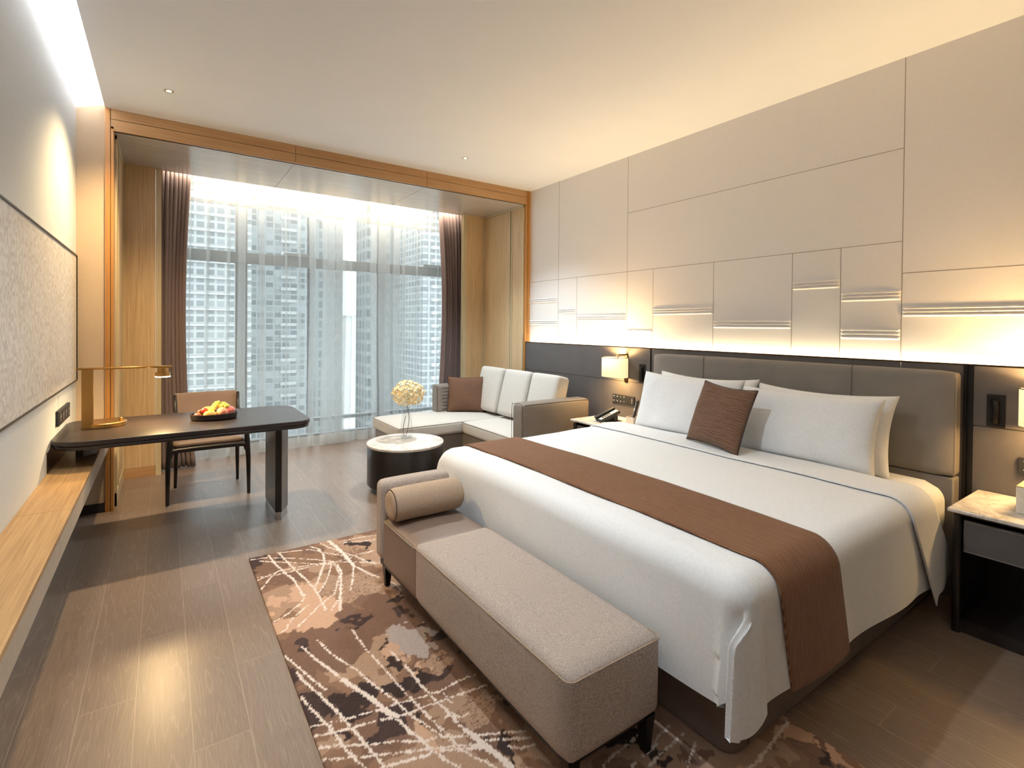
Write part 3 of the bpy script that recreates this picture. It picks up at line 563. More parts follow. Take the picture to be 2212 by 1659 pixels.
# ------------------------------------------------ rug
RX0, RX1, RY0, RY1 = .425, 1.857, -.9, 3.335
def rug():
    nx, ny = 300, 600; y_fine = .35
    xs_ = np.linspace(RX0, RX1, nx+1); ys_ = np.linspace(y_fine, RY1, ny+1)
    X, Y = np.meshgrid(xs_, ys_, indexing='ij')
    rng = np.random.RandomState(5)
    def vnoise(sx, sy, seed):
        r = np.random.RandomState(seed); gx, gy = int((RX1-RX0)/sx)+3, int((RY1-y_fine)/sy)+3; G = r.rand(gx, gy)
        u = (X-RX0)/sx; v = (Y-y_fine)/sy; i = u.astype(int); j = v.astype(int); fu = u-i; fv = v-j; fu = fu*fu*(3-2*fu); fv = fv*fv*(3-2*fv)
        return (G[i,j]*(1-fu)+G[i+1,j]*fu)*(1-fv)+(G[i,j+1]*(1-fu)+G[i+1,j+1]*fu)*fv
    w1 = (vnoise(.09,.09,1)-.5)*.11+(vnoise(.035,.035,2)-.5)*.06+(vnoise(.014,.014,12)-.5)*.03; w2 = (vnoise(.09,.09,3)-.5)*.11+(vnoise(.035,.035,4)-.5)*.06+(vnoise(.014,.014,13)-.5)*.03
    XX, YY = X+w1, Y+w2
    col = {'M':(0x7c,0x5f,0x50),'P':(0xcf,0xa9,0x90),'T':(0xae,0x8f,0x79),'D':(0x3a,0x2c,0x2a),'G':(0xb4,0xa6,0xa0),'B':(0x8c,0x6c,0x58),'W':(0xee,0xdf,0xd6)}
    L = {k: np.array([ (c/255/12.92 if c/255<=.04045 else ((c/255+.055)/1.055)**2.4) for c in v]) for k,v in col.items()}
    A = np.zeros(X.shape+(3,)); A[:] = L['B']
    n3 = vnoise(.25,.22,7)*.6+vnoise(.08,.08,8)*.3+vnoise(.03,.03,9)*.1
    A[n3>.56] = L['T']; A[n3<.46] = L['M']; A[n3<.33] = L['D']*1.4
    for k,x,y,r in BLOBS:
        m = (XX-x)**2+(YY-y)**2 < (r*.95)**2; A[m] = L[k]
        if k == 'T':
            s_ = m & (np.sin(YY*330+ (vnoise(.05,.02,15)-.5)*9) > .72) & (vnoise(.03,.006,16)>.45); A[s_] = L['M']
    fray = (vnoise(.008,.008,20)-.5)*.010 + (rng.rand(*X.shape)-.5)*.004
    for wd,pts in STROKES:
        for (ax,ay),(bx_,by_) in zip(pts, pts[1:]):
            dx, dy = bx_-ax, by_-ay; l2 = dx*dx+dy*dy+1e-9
            sel = (X>min(ax,bx_)-.05)&(X<max(ax,bx_)+.05)&(Y>min(ay,by_)-.05)&(Y<max(ay,by_)+.05)
            t = np.clip(((X-ax)*dx+(Y-ay)*dy)/l2, 0, 1); d = np.hypot(X-ax-t*dx, Y-ay-t*dy)
            A[sel & (d < max(wd*.78,.007)*.5+fray)] = L['W']
    A *= (1+(rng.rand(*X.shape)-.5)*.16)[...,None]
    Z = .012+(rng.rand(*X.shape)-.5)*.0022
    Z[0,:] = Z[-1,:] = Z[:,-1] = Z[:,0] = .009
    co = np.stack([X,Y,Z],-1).reshape(-1,3); n_ = ny+1
    ii, jj = np.meshgrid(np.arange(nx), np.arange(ny), indexing='ij'); a = (ii*n_+jj).ravel()
    F_ = np.stack([a, a+n_, a+n_+1, a+1], -1)
    # border skirt + plain extension towards the room behind
    base = len(co); per = [0*n_+j for j in range(n_)]+[i*n_+ny for i in range(1,nx+1)]+[nx*n_+j for j in range(ny-1,-1,-1)]
    low = co[per].copy(); low[:,2] = 0; ext = np.array([[RX0,RY0,.011],[RX1,RY0,.011],[RX0,RY0,0],[RX1,RY0,0]])
    allc = np.concatenate([co, low, ext]); q = [(per[i],per[i+1],base+i+1,base+i) for i in range(len(per)-1)]
    e0 = base+len(low); p0, pN = per[0], per[-1]
    q += [(e0, e0+1, pN, p0), (e0, p0, base, e0+2), (e0+1, e0+3, base+len(low)-1, pN), (e0, e0+2, e0+3, e0+1)]
    faces = [tuple(r) for r in F_.tolist()]+q
    me = bpy.data.meshes.new('area_rug'); me.from_pydata(allc.tolist(), [], faces); me.update()
    ca = me.color_attributes.new('pile_colour','FLOAT_COLOR','POINT'); cc = np.ones((len(allc),4)); cc[:len(co),:3] = A.reshape(-1,3); cc[len(co):,:3] = L['M']
    ca.data.foreach_set('color', cc.astype(np.float32).ravel())
    t = NT('rug_pile'); at = t.N.new('ShaderNodeAttribute'); at.attribute_name = 'pile_colour'; f = t.noise(t.co(), 700, 2, .8); t.bump(f, .6, .003)
    t.set(at.outputs['Color'], .95, 0, .1, Sheen_Weight=.1); me.materials.append(t.m)
    for p in me.polygons: p.use_smooth = True
    o = bpy.data.objects.new('area_rug', me); C.objects.link(o); POS[o.name] = Vector((0,0,0))
    tag(o, 'brown and beige abstract area rug with white scratchy lines under bench and bed', 'rug')
rug()

# ------------------------------------------------ bench at the bed foot
bn = thing('bed_bench', 'long upholstered bench at the foot of the bed with beige tweed cushion and arm', 'bench', (1.145,1.85,.0125))
X0, X1 = .948, 1.348
b = softbox(B(), X0, X1, 1.062, 2.135, .152, .412, .028, (.004,.004,.016)); obj('tweed_cushion', b, M['bench_fabric'], bn, smooth=True)
b = softbox(B(), X0+.004, X1-.004, 2.10, 2.54, .155, .398, .02, (.002,0,.016)); obj('leather_seat', b, M['taupe_leather'], bn, smooth=True)
b = softbox(B(), X0-.004, X1+.002, 2.525, 2.632, .17, .585, .035, (.0,.004,.004)); obj('arm', b, M['bench_fabric'], bn, smooth=True)
z = .4; pr = rrect(X0-.001, X1+.001, 1.061, 2.137, .026, 5)
b = tube(B(), [(x,y,.398) for x,y in pr], .0022, 6, True); obj('piping', b, M['bolster_fabric'], bn, smooth=True)
b = tube(B(), [(X0+.004,2.14,.386),(X0+.003,2.3,.386),(X0+.004,2.52,.386)], .002, 6); obj('piping', b, M['stitch'], bn, smooth=True)
obj('base_frame', bx(X0+.02, X1-.02, 1.085, 2.61, .132, .16), M['black_metal'], bn)
for x,y in ((X0+.05,2.585),(X1-.04,2.585),(X0+.05,1.11),(X1-.005,1.10)):
    x = min(x, X1-.03); b = B(); v = [b.verts.new(p) for p in ((x-.012,y-.012,.0128),(x+.012,y-.012,.0128),(x+.012,y+.012,.0128),(x-.012,y+.012,.0128),(x-.022,y-.022,.14),(x+.022,y-.022,.14),(x+.022,y+.022,.14),(x-.022,y+.022,.14))]
    for f_ in ((3,2,1,0),(4,5,6,7),(0,1,5,4),(1,2,6,5),(2,3,7,6),(3,0,4,7)): b.faces.new([v[i] for i in f_])
    obj('leg', b, M['black_metal'], bn)
# bolster
b = B(); n = 40; R_ = .083; yc, zc = 2.425, .498; P = []
prof = [(X0+.0,0),(X0-.004,.045),(X0+.0,.068),(X0+.012,.079),(X0+.03,R_),(1.15,R_+.002),(X1-.04,R_),(X1-.02,.079),(X1-.008,.066),(X1-.002,.04),(X1-.002,0)]
for x,r in prof: P.append([(x+.0, yc+max(r,.0005)*math.cos(2*math.pi*k/n), zc+max(r,.0005)*math.sin(2*math.pi*k/n)) for k in range(n+1)])
grid(b, P); bmesh.ops.remove_doubles(b, verts=b.verts, dist=.0002)
bl = obj('bolster_cushion', b, M['bolster_fabric'], smooth=True); tag(bl, 'round beige tweed bolster cushion lying against the arm of the bench', 'cushion')
ob = bl; b = tube(B(), [(X0+.006, yc+.077*math.cos(2*math.pi*k/n), zc+.077*math.sin(2*math.pi*k/n)) for k in range(n)], .002, 6, True); obj('piping', b, M['piping_dark'], bl, smooth=True)

# ------------------------------------------------ bed
bed = thing('double_bed', 'large double bed with grey leather base and headboard against the wainscot', 'bed', (2.45,1.83,0))
BX0, BX1, BY0, BY1 = 1.518, 3.40, .918, 2.735
b = prism(B(), rrect(BX0, BX1, BY0, BY1, .07, 8, [.01,.05,.05,.01]), .014, .34); obj('bed_base', b, M['bed_base'], bed, bevel=.03, seg=5)
b = B(); box(b, 1.615, 1.618, BY0-.001, BY0+.004, .02, .335); obj('base_seam', b, M['piping_dark'], bed)
b = B()
for x in (1.7, 3.2):
    for y in (1.1, 2.55): box(b, x-.04, x+.04, y-.04, y+.04, .0 if x>1.86 else .0125, .03)
obj('base_feet', b, M['black_plastic'], bed)
mt = tag(obj('mattress', softbox(B(), 1.50, 3.398, .86, 2.80, .335, .618, .09, (0,.01,.012), 18), M['cotton'], smooth=True), 'thick mattress in a white fitted sheet on the grey bed base', 'mattress')
hb = obj('headboard', softbox(B(), 3.415, WX-.001, .845, 2.82, .632, 1.192, .028, (.006,.0,.0), 18), M['headboard'], bed, smooth=True)
b = B()
for y in (1.33, 2.335): tube(b, sm([(3.47,y,1.194),(3.425,y+.002,1.188),(3.409,y,1.16),(3.407,y,1.0),(3.408,y,.7)],4), .0028, 6)
obj('seam', b, M['headboard'], hb, smooth=True)
b = B(); tube(b, sm([(3.425,.8475,1.16),(3.4245,.846,1.0),(3.425,.847,.66)],6), .0014, 5); obj('stitching', b, M['stitch'], hb)
obj('headboard_base', bx(3.43, WX-.001, .85, 2.815, .0, .63), M['headboard'], bed, bevel=.008)

# duvet surface: arc-length coordinates -> draped cloth
ZT = .662; FX, NY, FY = 1.40, .80, 2.815     # foot plane, near side plane, far side plane
Rr = .085
def roll(d, hang, r=Rr):
    """d = distance past the point where the cloth starts to roll; returns (outward, down)"""
    q = r*math.pi/2*.92
    if d <= 0: return 0, 0
    if d < q: a = d/q*math.pi/2; return r*math.sin(a), r*(1-math.cos(a))
    return r + .0, r + (d-q)
def duvet_pt(x, y, off=0, flare=0):
    """x,y = flat cloth coordinates (y decreasing past the near side, x decreasing past the foot)"""
    dx = max(0, FX+Rr-x); dn = max(0, NY+Rr-y); df = max(0, y-(FY-Rr))
    crown = .006*math.cos((y-1.8)*1.6) + .008*noise.noise((x*1.7,y*1.7,2)) + .003*noise.noise((x*5,y*4,7))
    if dx > 0 and dn > 0:
        ro = math.hypot(dx,dn); th = math.atan2(dn,dx)/(math.pi/2) # 0 foot .. 1 near side
        o_, d_ = roll(max(dx,dn)*.6+ro*.4, 0); lo = min(1, max(0, (d_-Rr*.8)/.13)); lo = lo*lo*(3-2*lo); hang = max(0, d_-Rr)/.4
        def pw(v, pts):
            for (x0_,y0_),(x1_,y1_) in zip(pts, pts[1:]):
                if v <= x1_: k = (v-x0_)/(x1_-x0_); return y0_+(y1_-y0_)*k
            return pts[-1][1]
        ang = th*90*(1-lo) + lo*pw(th, [(0,0),(.36,46),(.44,50),(.50,40),(.56,22),(.60,19),(.66,24),(1,90)])
        rad = o_ + hang*.02 + lo*pw(th, [(0,0),(.36,-.012),(.46,-.008),(.54,.014),(.60,.026),(.7,.024),(1,.0)])
        d_ -= lo*.05*max(0, 1-abs(th-.3)/.3)
        rad += off; A_ = math.radians(ang)
        return Vector((FX+Rr-rad*math.cos(A_)-max(0,d_-Rr)*.03*(1-th), NY+Rr-rad*math.sin(A_), ZT+crown-d_+off*max(0,1-d_*12)))
    ox, zx = roll(dx, 0); on, zn = roll(dn, 0); of, zf = roll(df, 0)
    X_, Y_, Z_ = x, y, ZT+crown-zx-zn-zf
    if dx>0: X_ = FX+Rr-ox-off*min(1,zx/Rr) - max(0,zx-Rr)*.03
    if dn>0:
        h = max(0,zn-Rr); Y_ = NY+Rr-on-off*min(1,zn/Rr) + .014*math.sin(x*9+1)*h/.4 - .02*h; X_ += (flare + .9*max(0,x-2.68))*h if flare>.5 else flare*h
    if df>0: Y_ = FY-Rr+of+off*min(1,zf/Rr)
    Z_ += off*max(0, 1-(zx+zn+zf)/Rr)
    return Vector((X_,Y_,Z_))
def cloth(x0,x1,y0f,y1,nx,ny,off,flare=0, x0f=None):
    P = []
    for i in range(nx+1):
        row = []; 
        for j in range(ny+1):
            t = (j/ny)**1.7; s_ = (i/nx)**1.5 if x1-x0>1 else i/nx; xa = x0; x = xa+(x1-xa)*s_; ya = y0f(x); y = ya+(y1-ya)*t
            if x0f: xs0 = x0f(y); x = xs0+(x1-xs0)*s_
            row.append(duvet_pt(x, y, off, flare))
        P.append(row)
    b = B(); grid(b, P); return b
def hem_near(x): # how far the cloth reaches past the near side
    return NY+Rr-(.428+.006*math.sin(x*7)+.035*math.exp(-((x-1.3)/.16)**2)+ .06*max(0,x-2.1))
dv = obj('duvet', cloth(1.06, 2.935, hem_near, 3.2, 130, 150, .0, 0, x0f=lambda y: 1.06+.02*math.sin(y*4)), M['cotton'], smooth=True)
s_ = solid(dv, .022).modifiers['thick']; s_.offset = -1
tag(dv, 'puffy white duvet draped over the whole bed and hanging down its sides', 'duvet')
df_ = obj('duvet_fold', cloth(2.665, 2.945, lambda x: NY+Rr-.55+.09*(x-2.67)/.27+.012*math.sin(x*40), 3.2, 26, 130, .009, .62), M['cotton'], dv, smooth=True, label='turned-back white band of the duvet below the pillows')
s_ = solid(df_, .007).modifiers['thick']; s_.offset = 0
rn = obj('bed_runner', cloth(1.572, 1.965, lambda x: NY+Rr-.436, 3.1, 26, 150, .008, .22), M['runner'], smooth=True)
solid(rn, .006); tag(rn, 'brown woven bed runner laid across the white duvet near the foot', 'bed runner')

# pillows
def pillow(name, mat, w_, h_, T, loc, lean, yaw=0, roll_=0, flange=0, label='', group=None, pinch=.1, seed=0, sag=.0, power=.42):
    n, m = 40, 30; b = B(); F_, K = {}, {}
    for side in (1,-1):
        V = []
        for i in range(n+1):
            row = []
            for j in range(m+1):
                u, v = 2*i/n-1, 2*j/m-1
                u_ = math.copysign(abs(u)**.85,u); v_ = math.copysign(abs(v)**.85,v)
                t = T*(max(0,1-abs(u_)**2.6)*max(0,1-abs(v_)**2.4))**power
                x = u_*w_/2*(1-pinch*.55*(1-v_*v_)*abs(u_)**3)
                y = v_*h_/2*(1-pinch*(1-u_*u_)*abs(v_)**3)
                y -= sag*(1-u_*u_)*(v_>0)*v_*h_
                q = noise.noise((x*6+seed, y*6, side))*.012*(t/T if T else 0)+noise.noise((x*16+seed,y*16,side*3))*.0035
                key = (i,j) if i in (0,n) or j in (0,m) else (i,j,side)
                if key not in K: K[key] = b.verts.new((x, y, side*(t+q)*(1 if side>0 else .55) if len(key)==3 else noise.noise((x*9,y*9,seed))*.006))
                row.append(K[key])
            V.append(row)
        for i in range(n):
            for j in range(m):
                f_ = (V[i][j],V[i+1][j],V[i+1][j+1],V[i][j+1]); b.faces.new(f_ if side>0 else f_[::-1])
    o = obj(name, b, mat, smooth=True, local=True)
    s, c_ = math.sin(lean), math.cos(lean)
    Mx = Matrix(((0,s,-c_),(-1,0,0),(0,c_,s))).to_4x4()
    o.matrix_world = Matrix.Translation(loc) @ Matrix.Rotation(yaw,4,'Z') @ Mx @ Matrix.Rotation(roll_,4,'Z')
    tag(o, label, 'pillow' if 'pillow' in name else 'cushion', group); return o
L_ = math.radians
G_ = 'white pillows on the bed'
pillow('bed_pillow', M['cotton'], .80, .465, .085, (3.215,2.21,.846), L_(14), label='white pillow at the back of the left pair against the headboard', group=G_, seed=2, pinch=.14)
pillow('bed_pillow', M['cotton'], .82, .465, .095, (3.06,2.235,.848), L_(16), label='white pillow at the front left of the bed beside the telephone nightstand', group=G_, seed=5, pinch=.12)
pillow('bed_pillow', M['cotton'], .78, .455, .085, (3.215,1.43,.832), L_(14), label='white pillow at the back of the right pair, its end peeking out by the headboard', group=G_, seed=8, pinch=.13)
pillow('bed_pillow', M['cotton'], .79, .435, .095, (3.06,1.445,.835), L_(16), label='white pillow at the front right of the bed, lit warmly on its right end', group=G_, seed=11, pinch=.12)
cu = pillow('throw_cushion', M['cushion_brown'], .405, .40, .075, (2.835,1.815,.868), L_(20), yaw=L_(-10), roll_=L_(-3), label='brown ribbed throw cushion leaning on the white bed pillows', seed=15, pinch=.10, power=.5)
def welt(o, w_, h_, pinch, r=.004):
    pts = []
    for k in range(160):
        t = k/160*4; e = int(t); f_ = (t-e)*2-1
        u,v = ((f_,-1),(1,f_),(-f_,1),(-1,-f_))[e]; pts.append((u*w_/2*(1-pinch*.55*(1-v*v)*abs(u)**3), v*h_/2*(1-pinch*(1-u*u)*abs(v)**3), 0))
    q = obj('piping', tube(B(), pts, r, 6, True), M['piping_dark'], o, smooth=True, local=True); return q
welt(cu, .405, .40, .10)

# ------------------------------------------------ sofa
so = thing('corner_sofa', 'grey leather corner sofa with pale tweed cushions and a chaise by the window', 'sofa', (2.95,4.5,0))
obj('arm', softbox(B(), 2.60, 3.40, 3.55, 3.72, .03, .725, .035, (.004,0,.004)), M['sofa_leather'], so, smooth=True)
obj('arm', softbox(B(), 2.60, 3.40, 5.21, 5.37, .40, .727, .035, (.004,0,.004)), M['sofa_leather'], so, smooth=True)
obj('backrest', softbox(B(), 3.22, 3.40, 3.70, 5.37, .05, .70, .03, (0,0,.004)), M['sofa_leather'], so, smooth=True)
obj('seat_base', bx(2.63, 3.30, 3.71, 4.70, .07, .275), M['sofa_leather'], so, bevel=.01)
obj('chaise_base', bx(1.935, 3.30, 4.69, 5.40, .07, .275), M['sofa_leather'], so, bevel=.01)
obj('plinth', bx(2.05, 3.35, 4.75, 5.34, .0, .071), M['black_wood'], so); obj('plinth', bx(2.75, 3.35, 3.60, 4.76, .0, .071), M['black_wood'], so)
c1 = obj('seat_cushion', softbox(B(), 2.605, 3.23, 3.725, 4.655, .278, .402, .026, (.004,.0,.018)), M['sofa_fabric'], so, smooth=True)
c2 = obj('chaise_cushion', softbox(B(), 1.905, 3.23, 4.66, 5.42, .278, .402, .026, (.004,.004,.018)), M['sofa_fabric'], so, smooth=True)
for c_, a in ((c1,(2.604,3.22,3.728,4.652)),(c2,(1.904,3.22,4.662,5.418))):
    obj('piping', tube(B(), [(x,y,.392) for x,y in rrect(*a, .02, 4)], .0022, 6, True), M['piping_dark'], c_, smooth=True)
for y0,y1 in ((4.68,5.14),(4.175,4.64),(3.71,4.145)):
    b = softbox(B(), 3.02, 3.17, y0, y1, 0, .505, .032, (.018,0,.004)); bmesh.ops.rotate(b, verts=b.verts, cent=(3.1,0,0), matrix=Matrix.Rotation(L_(14),3,'Y')); bmesh.ops.translate(b, verts=b.verts, vec=(.0,0,.432))
    k = obj('back_cushion', b, M['sofa_fabric'], so, smooth=True)
b = B()
for z in (.45,.49,.53,.57,.61,.65,.69): box(b, 2.66, 3.2, 5.2065, 5.2105, z-.0008, z+.0008)
obj('quilting', b, M['piping_dark'], so)
b = B(); tube(b, sm([(2.598,3.556,.10),(2.597,3.556,.66),(2.6,3.575,.715),(2.6,3.64,.724),(2.6,3.70,.715),(2.597,3.716,.68),(2.597,3.716,.3)],5), .0022, 6); tube(b, [(2.61,3.556,.712),(3.0,3.553,.716),(3.38,3.556,.712)], .0022, 6)
tube(b, sm([(2.598,5.214,.41),(2.597,5.214,.67),(2.6,5.235,.716),(2.6,5.29,.724),(2.6,5.35,.716),(2.597,5.366,.68)],5), .0022, 6)
obj('piping', b, M['piping_dark'], so, smooth=True)
cs = pillow('throw_cushion', M['cushion_brown_flat'], .43, .42, .065, (2.91,5.10,.615), L_(14), yaw=L_(58), roll_=L_(0), label='plain brown square cushion standing on the corner sofa chaise', seed=21, pinch=.09, power=.5)
welt(cs, .43, .42, .09, .003)

# ------------------------------------------------ coffee table, vase, flowers
TX, TY = 1.75, 4.12
ct = thing('coffee_table', 'low round coffee table, a black drum with a white marble top', 'table', (TX,TY,0))
obj('drum', lathe(B(), TX, TY, [(.30,.052),(.318,.05),(.324,.056),(.324,.372),(.32,.378)], 96), M['black_wood_z'], ct, bevel=0, smooth=True).data.set_sharp_from_angle(angle=.6)
obj('foot', lathe(B(), TX, TY, [(.26,0),(.26,.053)], 48), M['black_metal'], ct)
obj('marble_top', lathe(B(), TX, TY, [(.31,.378),(.327,.379),(.33,.384),(.33,.396),(.327,.4)], 96), M['marble'], ct, smooth=True).data.set_sharp_from_angle(angle=.6)
VX, VY = 1.802, 4.222
pr = [(.048,.4004),(.052,.404),(.053,.43),(.053,.49),(.051,.525),(.046,.56),(.039,.595),(.036,.62),(.037,.645),(.043,.685)]
b = lathe(B(), VX, VY, pr, 48, cap=False); lathe(b, VX, VY, [(.0005,.4006),(.048,.4004)], 48, cap=False); lathe(b, VX, VY, [(.050,.414),(.0005,.414)], 48, cap=False); tube(b, [(VX+.043*math.cos(a*.131),VY+.043*math.sin(a*.131),.685) for a in range(48)], .0018, 6, True)
va = obj('glass_vase', b, M['vase_glass'], smooth=True); tag(va, 'clear bottle-shaped glass vase on the round marble table', 'vase')
hy = thing('hydrangea', 'cream yellow hydrangea head on a looped brown stem in the glass vase', 'flower', (VX,VY,.416))
b = tube(B(), sm([(VX+.002,VY-.002,.76),(VX+.004,VY-.006,.68),(VX+.014,VY-.012,.62),(VX+.016,VY-.012,.56),(VX+.012,VY-.006,.50),(VX+.0,VY,.44),(VX-.014,VY+.008,.420),(VX-.026,VY+.014,.45),(VX-.022,VY+.014,.52),(VX-.006,VY+.006,.60)],8), .0028, 6)
t = plain('brown_stem','5a4026',.6); obj('stem', b, t, hy, smooth=True)
def petal_mat():
    t = NT('cream_petals'); at = t.N.new('ShaderNodeAttribute'); at.attribute_name = 'tone'
    c = t.ramp(at.outputs['Fac'], [(0,'f0e8c8'),(.5,'f4e6bd'),(1,'f4cf92')]); t.p.inputs['Subsurface Weight'].default_value = 0
    return t.set(c, .7, 0, .2)
rnd = random.Random(4); b = B(); FC = Vector((VX+.012, VY-.006, .80)); tones = []
for k in range(120):
    ph = math.acos(1-2*(k+.5)/120*.93); th = k*2.39996; d = Vector((math.sin(ph)*math.cos(th), math.sin(ph)*math.sin(th), math.cos(ph)))
    rad = Vector((.142,.142,.112)); c_ = FC+Vector([d[i]*rad[i] for i in range(3)])*rnd.uniform(.86,1.03); nrm = (d+Vector([rnd.uniform(-.35,.35) for _ in range(3)])).normalized()
    x = nrm.orthogonal().normalized(); y = nrm.cross(x); a0 = rnd.random()*6; s_ = rnd.uniform(.019,.025); tn = rnd.random()
    cv = b.verts.new(c_-nrm*.002); tones.append(.9)
    for q in range(4):
        a = a0+q*math.pi/2; ring = []
        for (rr,aa,zz) in ((.55,-.62,.15),(.95,-.45,.3),(1.1,0,.22),(.95,.45,.3),(.55,.62,.15)):
            ring.append(b.verts.new(c_+(x*math.cos(a+aa)+y*math.sin(a+aa))*rr*s_+nrm*zz*s_)); tones.append(min(1,max(0,tn*.6+.25*(rr<.9)+.15*rnd.random())))
        for i in range(4): b.faces.new((cv,ring[i],ring[i+1]))
ph_ = obj('petals', b, petal_mat(), hy); ca = ph_.data.attributes.new('tone','FLOAT','POINT'); ca.data.foreach_set('value', tones[:len(ph_.data.vertices)]); solid(ph_, .0012)
b = B()
for k in range(26):
    ph = math.acos(1-2*(k+.5)/26*.9); th = k*2.4; d = Vector((math.sin(ph)*math.cos(th)*.128, math.sin(ph)*math.sin(th)*.128, math.cos(ph)*.10)); tube(b, [FC-Vector((0,0,.06)), FC+d*.6, FC+d], .0011, 4)
obj('stalks', b, plain('green_stalk','8a8a50',.6), hy)

# ------------------------------------------------ desk
dk = thing('writing_desk', 'dark wood writing desk projecting from the left wall above the oak ledge', 'desk', (.17,4.03,0))
pts = rrect(-.515, .862, 3.63, 4.43, .11, 10, [.13,.10,.16,.12])
obj('tabletop', prism(B(), pts, .722, .75), M['desk_top'], dk, bevel=.004, seg=3)
obj('lower_edge', prism(B(), rrect(-.511, .856, 3.636, 4.425, .11, 10, [.13,.10,.16,.12]), .698, .7195), M['black_wood'], dk, bevel=.004, seg=2)
obj('shadow_gap', prism(B(), rrect(-.505, .85, 3.642, 4.419, .11, 10, [.13,.10,.16,.12]), .7195, .722), M['black_metal'], dk)
poly = [(.667,3.905),(.705,3.885),(.772,4.02),(.775,4.22),(.72,4.36),(.66,4.29)]
b = prism(B(), poly, .06, .66); lgm = obj('leg', b, M['desk_leg'], dk, bevel=.002)
b = B(); v0 = Vector((.667,3.905,0)); v1 = Vector((.705,3.885,0)); nn = Vector((-.46,-.88,0))*.004
a = [v0+nn, v1+nn, v1, v0]; b = prism(B(), [(p.x,p.y) for p in a], .062, .66); obj('front_strip', b, M['black_wood_z'], lgm)
# tapered chrome foot and splayed head
def loft(bm, A, za, Bp, zb):
    va = [bm.verts.new((x,y,za)) for x,y in A]; vb = [bm.verts.new((x,y,zb)) for x,y in Bp]; n = len(A)
    bm.faces.new(va[::-1]); bm.faces.new(vb)
    for i in range(n): bm.faces.new((va[i],va[(i+1)%n],vb[(i+1)%n],vb[i]))
    return bm
cxy = (.715,4.12); shr = lambda k: [(cxy[0]+(x-cxy[0])*k, cxy[1]+(y-cxy[1])*k) for x,y in poly]
obj('steel_foot', loft(B(), shr(.97), .0, shr(.93), .06), M['chrome'], dk)
b = B(); loft(b, [(.667,3.905),(.705,3.885),(.72,4.36),(.66,4.29)], .655, [(.635,3.88),(.74,3.86),(.80,4.36),(.60,4.32)], .699); obj('leg_bracket', b, M['black_metal'], lgm)
b = prism(B(), [(-.44,4.02),(-.40,3.99),(-.345,4.06),(-.345,4.24),(-.40,4.30),(-.44,4.26)], .587, .699); obj('wall_support', b, M['desk_leg'], dk, bevel=.002)
# desk lamp
LY = 4.1
lp = thing('desk_lamp', 'brass desk lamp with a flat upright slab and a long thin arm on the desk', 'lamp', (-.31,LY,.75))
obj('base', lathe(B(), -.305, 4.12, [(.108,.7505),(.113,.753),(.113,.775),(.108,.779)], 64), M['brass'], lp, smooth=True).data.set_sharp_from_angle(angle=.5)
obj('upright', bx(-.413,-.355,LY-.075,LY-.067,.752,1.118), M['brass'], lp, bevel=.001)
obj('arm', tube(B(), [(-.438,LY-.07,1.124),(.052,LY-.07,1.124)], .007, 12), M['brass'], lp, smooth=True)
hd = obj('lamp_head', lathe(B(), .0, LY-.07, [(.03,1.115),(.03,1.086),(.042,1.086),(.042,1.062),(.038,1.06)], 40), M['brass'], lp, smooth=True); hd.data.set_sharp_from_angle(angle=.5)
obj('light_ring', lathe(B(), .0, LY-.07, [(.041,1.0555),(.043,1.0565),(.043,1.0605),(.040,1.0605)], 40), emit('lamp_ring_glow',(1,.8,.52),16), hd)
obj('dimmer_knob', lathe(B(), -.225, 4.12, [(.009,.779),(.009,.795),(.007,.797)], 20), M['brass'], lp, smooth=True)
area('desk_lamp_light', (.0,LY-.07,1.052), (0,0,-1), (1,0,0), .07, .07, 8, (1,.68,.32))
# fruit bowl
tx, ty = .295, 4.03
fb = thing('fruit_tray', 'oval black tray holding fruit on the desk', 'tray', (tx,ty,.75))
pr = [(.10,.7505),(.128,.7505),(.140,.757),(.145,.792),(.140,.793),(.133,.760),(.05,.758)]
obj('tray', lathe(B(), tx, ty, pr, 64, 1, .72), M['black_wood'], fb, smooth=True).data.set_sharp_from_angle(angle=.7)
def fruit_mat(name, c1, c2, c3=None, sc_=6, rough=.35):
    t = NT(name); f = t.noise(t.co(), sc_*4, 4, .6, .6); return t.set(t.ramp(f, [(.3,c1),(.52,c2),(.7,c3 or c2)]), rough, 0, .5, Subsurface_Weight=.0)
mg = fruit_mat('mango_skin','e79a35','e8b860','dcc07a'); ap_ = fruit_mat('peach_blush_skin','f0c08a','e88d6e','d95c4c'); ap2 = fruit_mat('red_apple_skin','d94f4a','e07a72','eec09a'); rd = fruit_mat('dark_red_skin','8f1f1a','b03526','d08a3c',10); gr = fruit_mat('grape_skin','c6cc3e','dbdc6a','b5bf3a'); dkf = fruit_mat('brown_skin','5c2f20','8a4a35','c99a50',8)
def F1(name, label, c, r, m, s=(1,1,1), rot=0, dent=0, stem=False, group=None):
    o = obj(name, ball(B(), c, r, 22, 14, s, Euler((.2,rot,.3)).to_matrix(), dent), m, smooth=True); tag(o, label, name.replace('_',' '), group)
    if stem: obj('stem', tube(B(), [(c[0],c[1],c[2]+r*.8),(c[0]+.002,c[1],c[2]+r*1.1)], .0012, 5), t_stem, o)
    return o
t_stem = plain('fruit_stem','4a3622',.7)
F1('mango','yellow mango lying at the front of the fruit tray',(tx-.028,ty-.062,.789),.029,mg,(1.5,1,1),.1)
F1('mango','yellow mango behind the red fruit at the back of the tray',(tx-.040,ty+.030,.803),.031,mg,(1.4,1,1),-.1)
F1('peach','pink and yellow peach at the front right of the fruit tray',(tx+.047,ty-.045,.799),.038,ap_,(1,1,.93),.5,.18)
F1('apple','red apple at the right end of the fruit tray',(tx+.095,ty+.005,.800),.034,ap2,(1,1,.95),.2,.16)
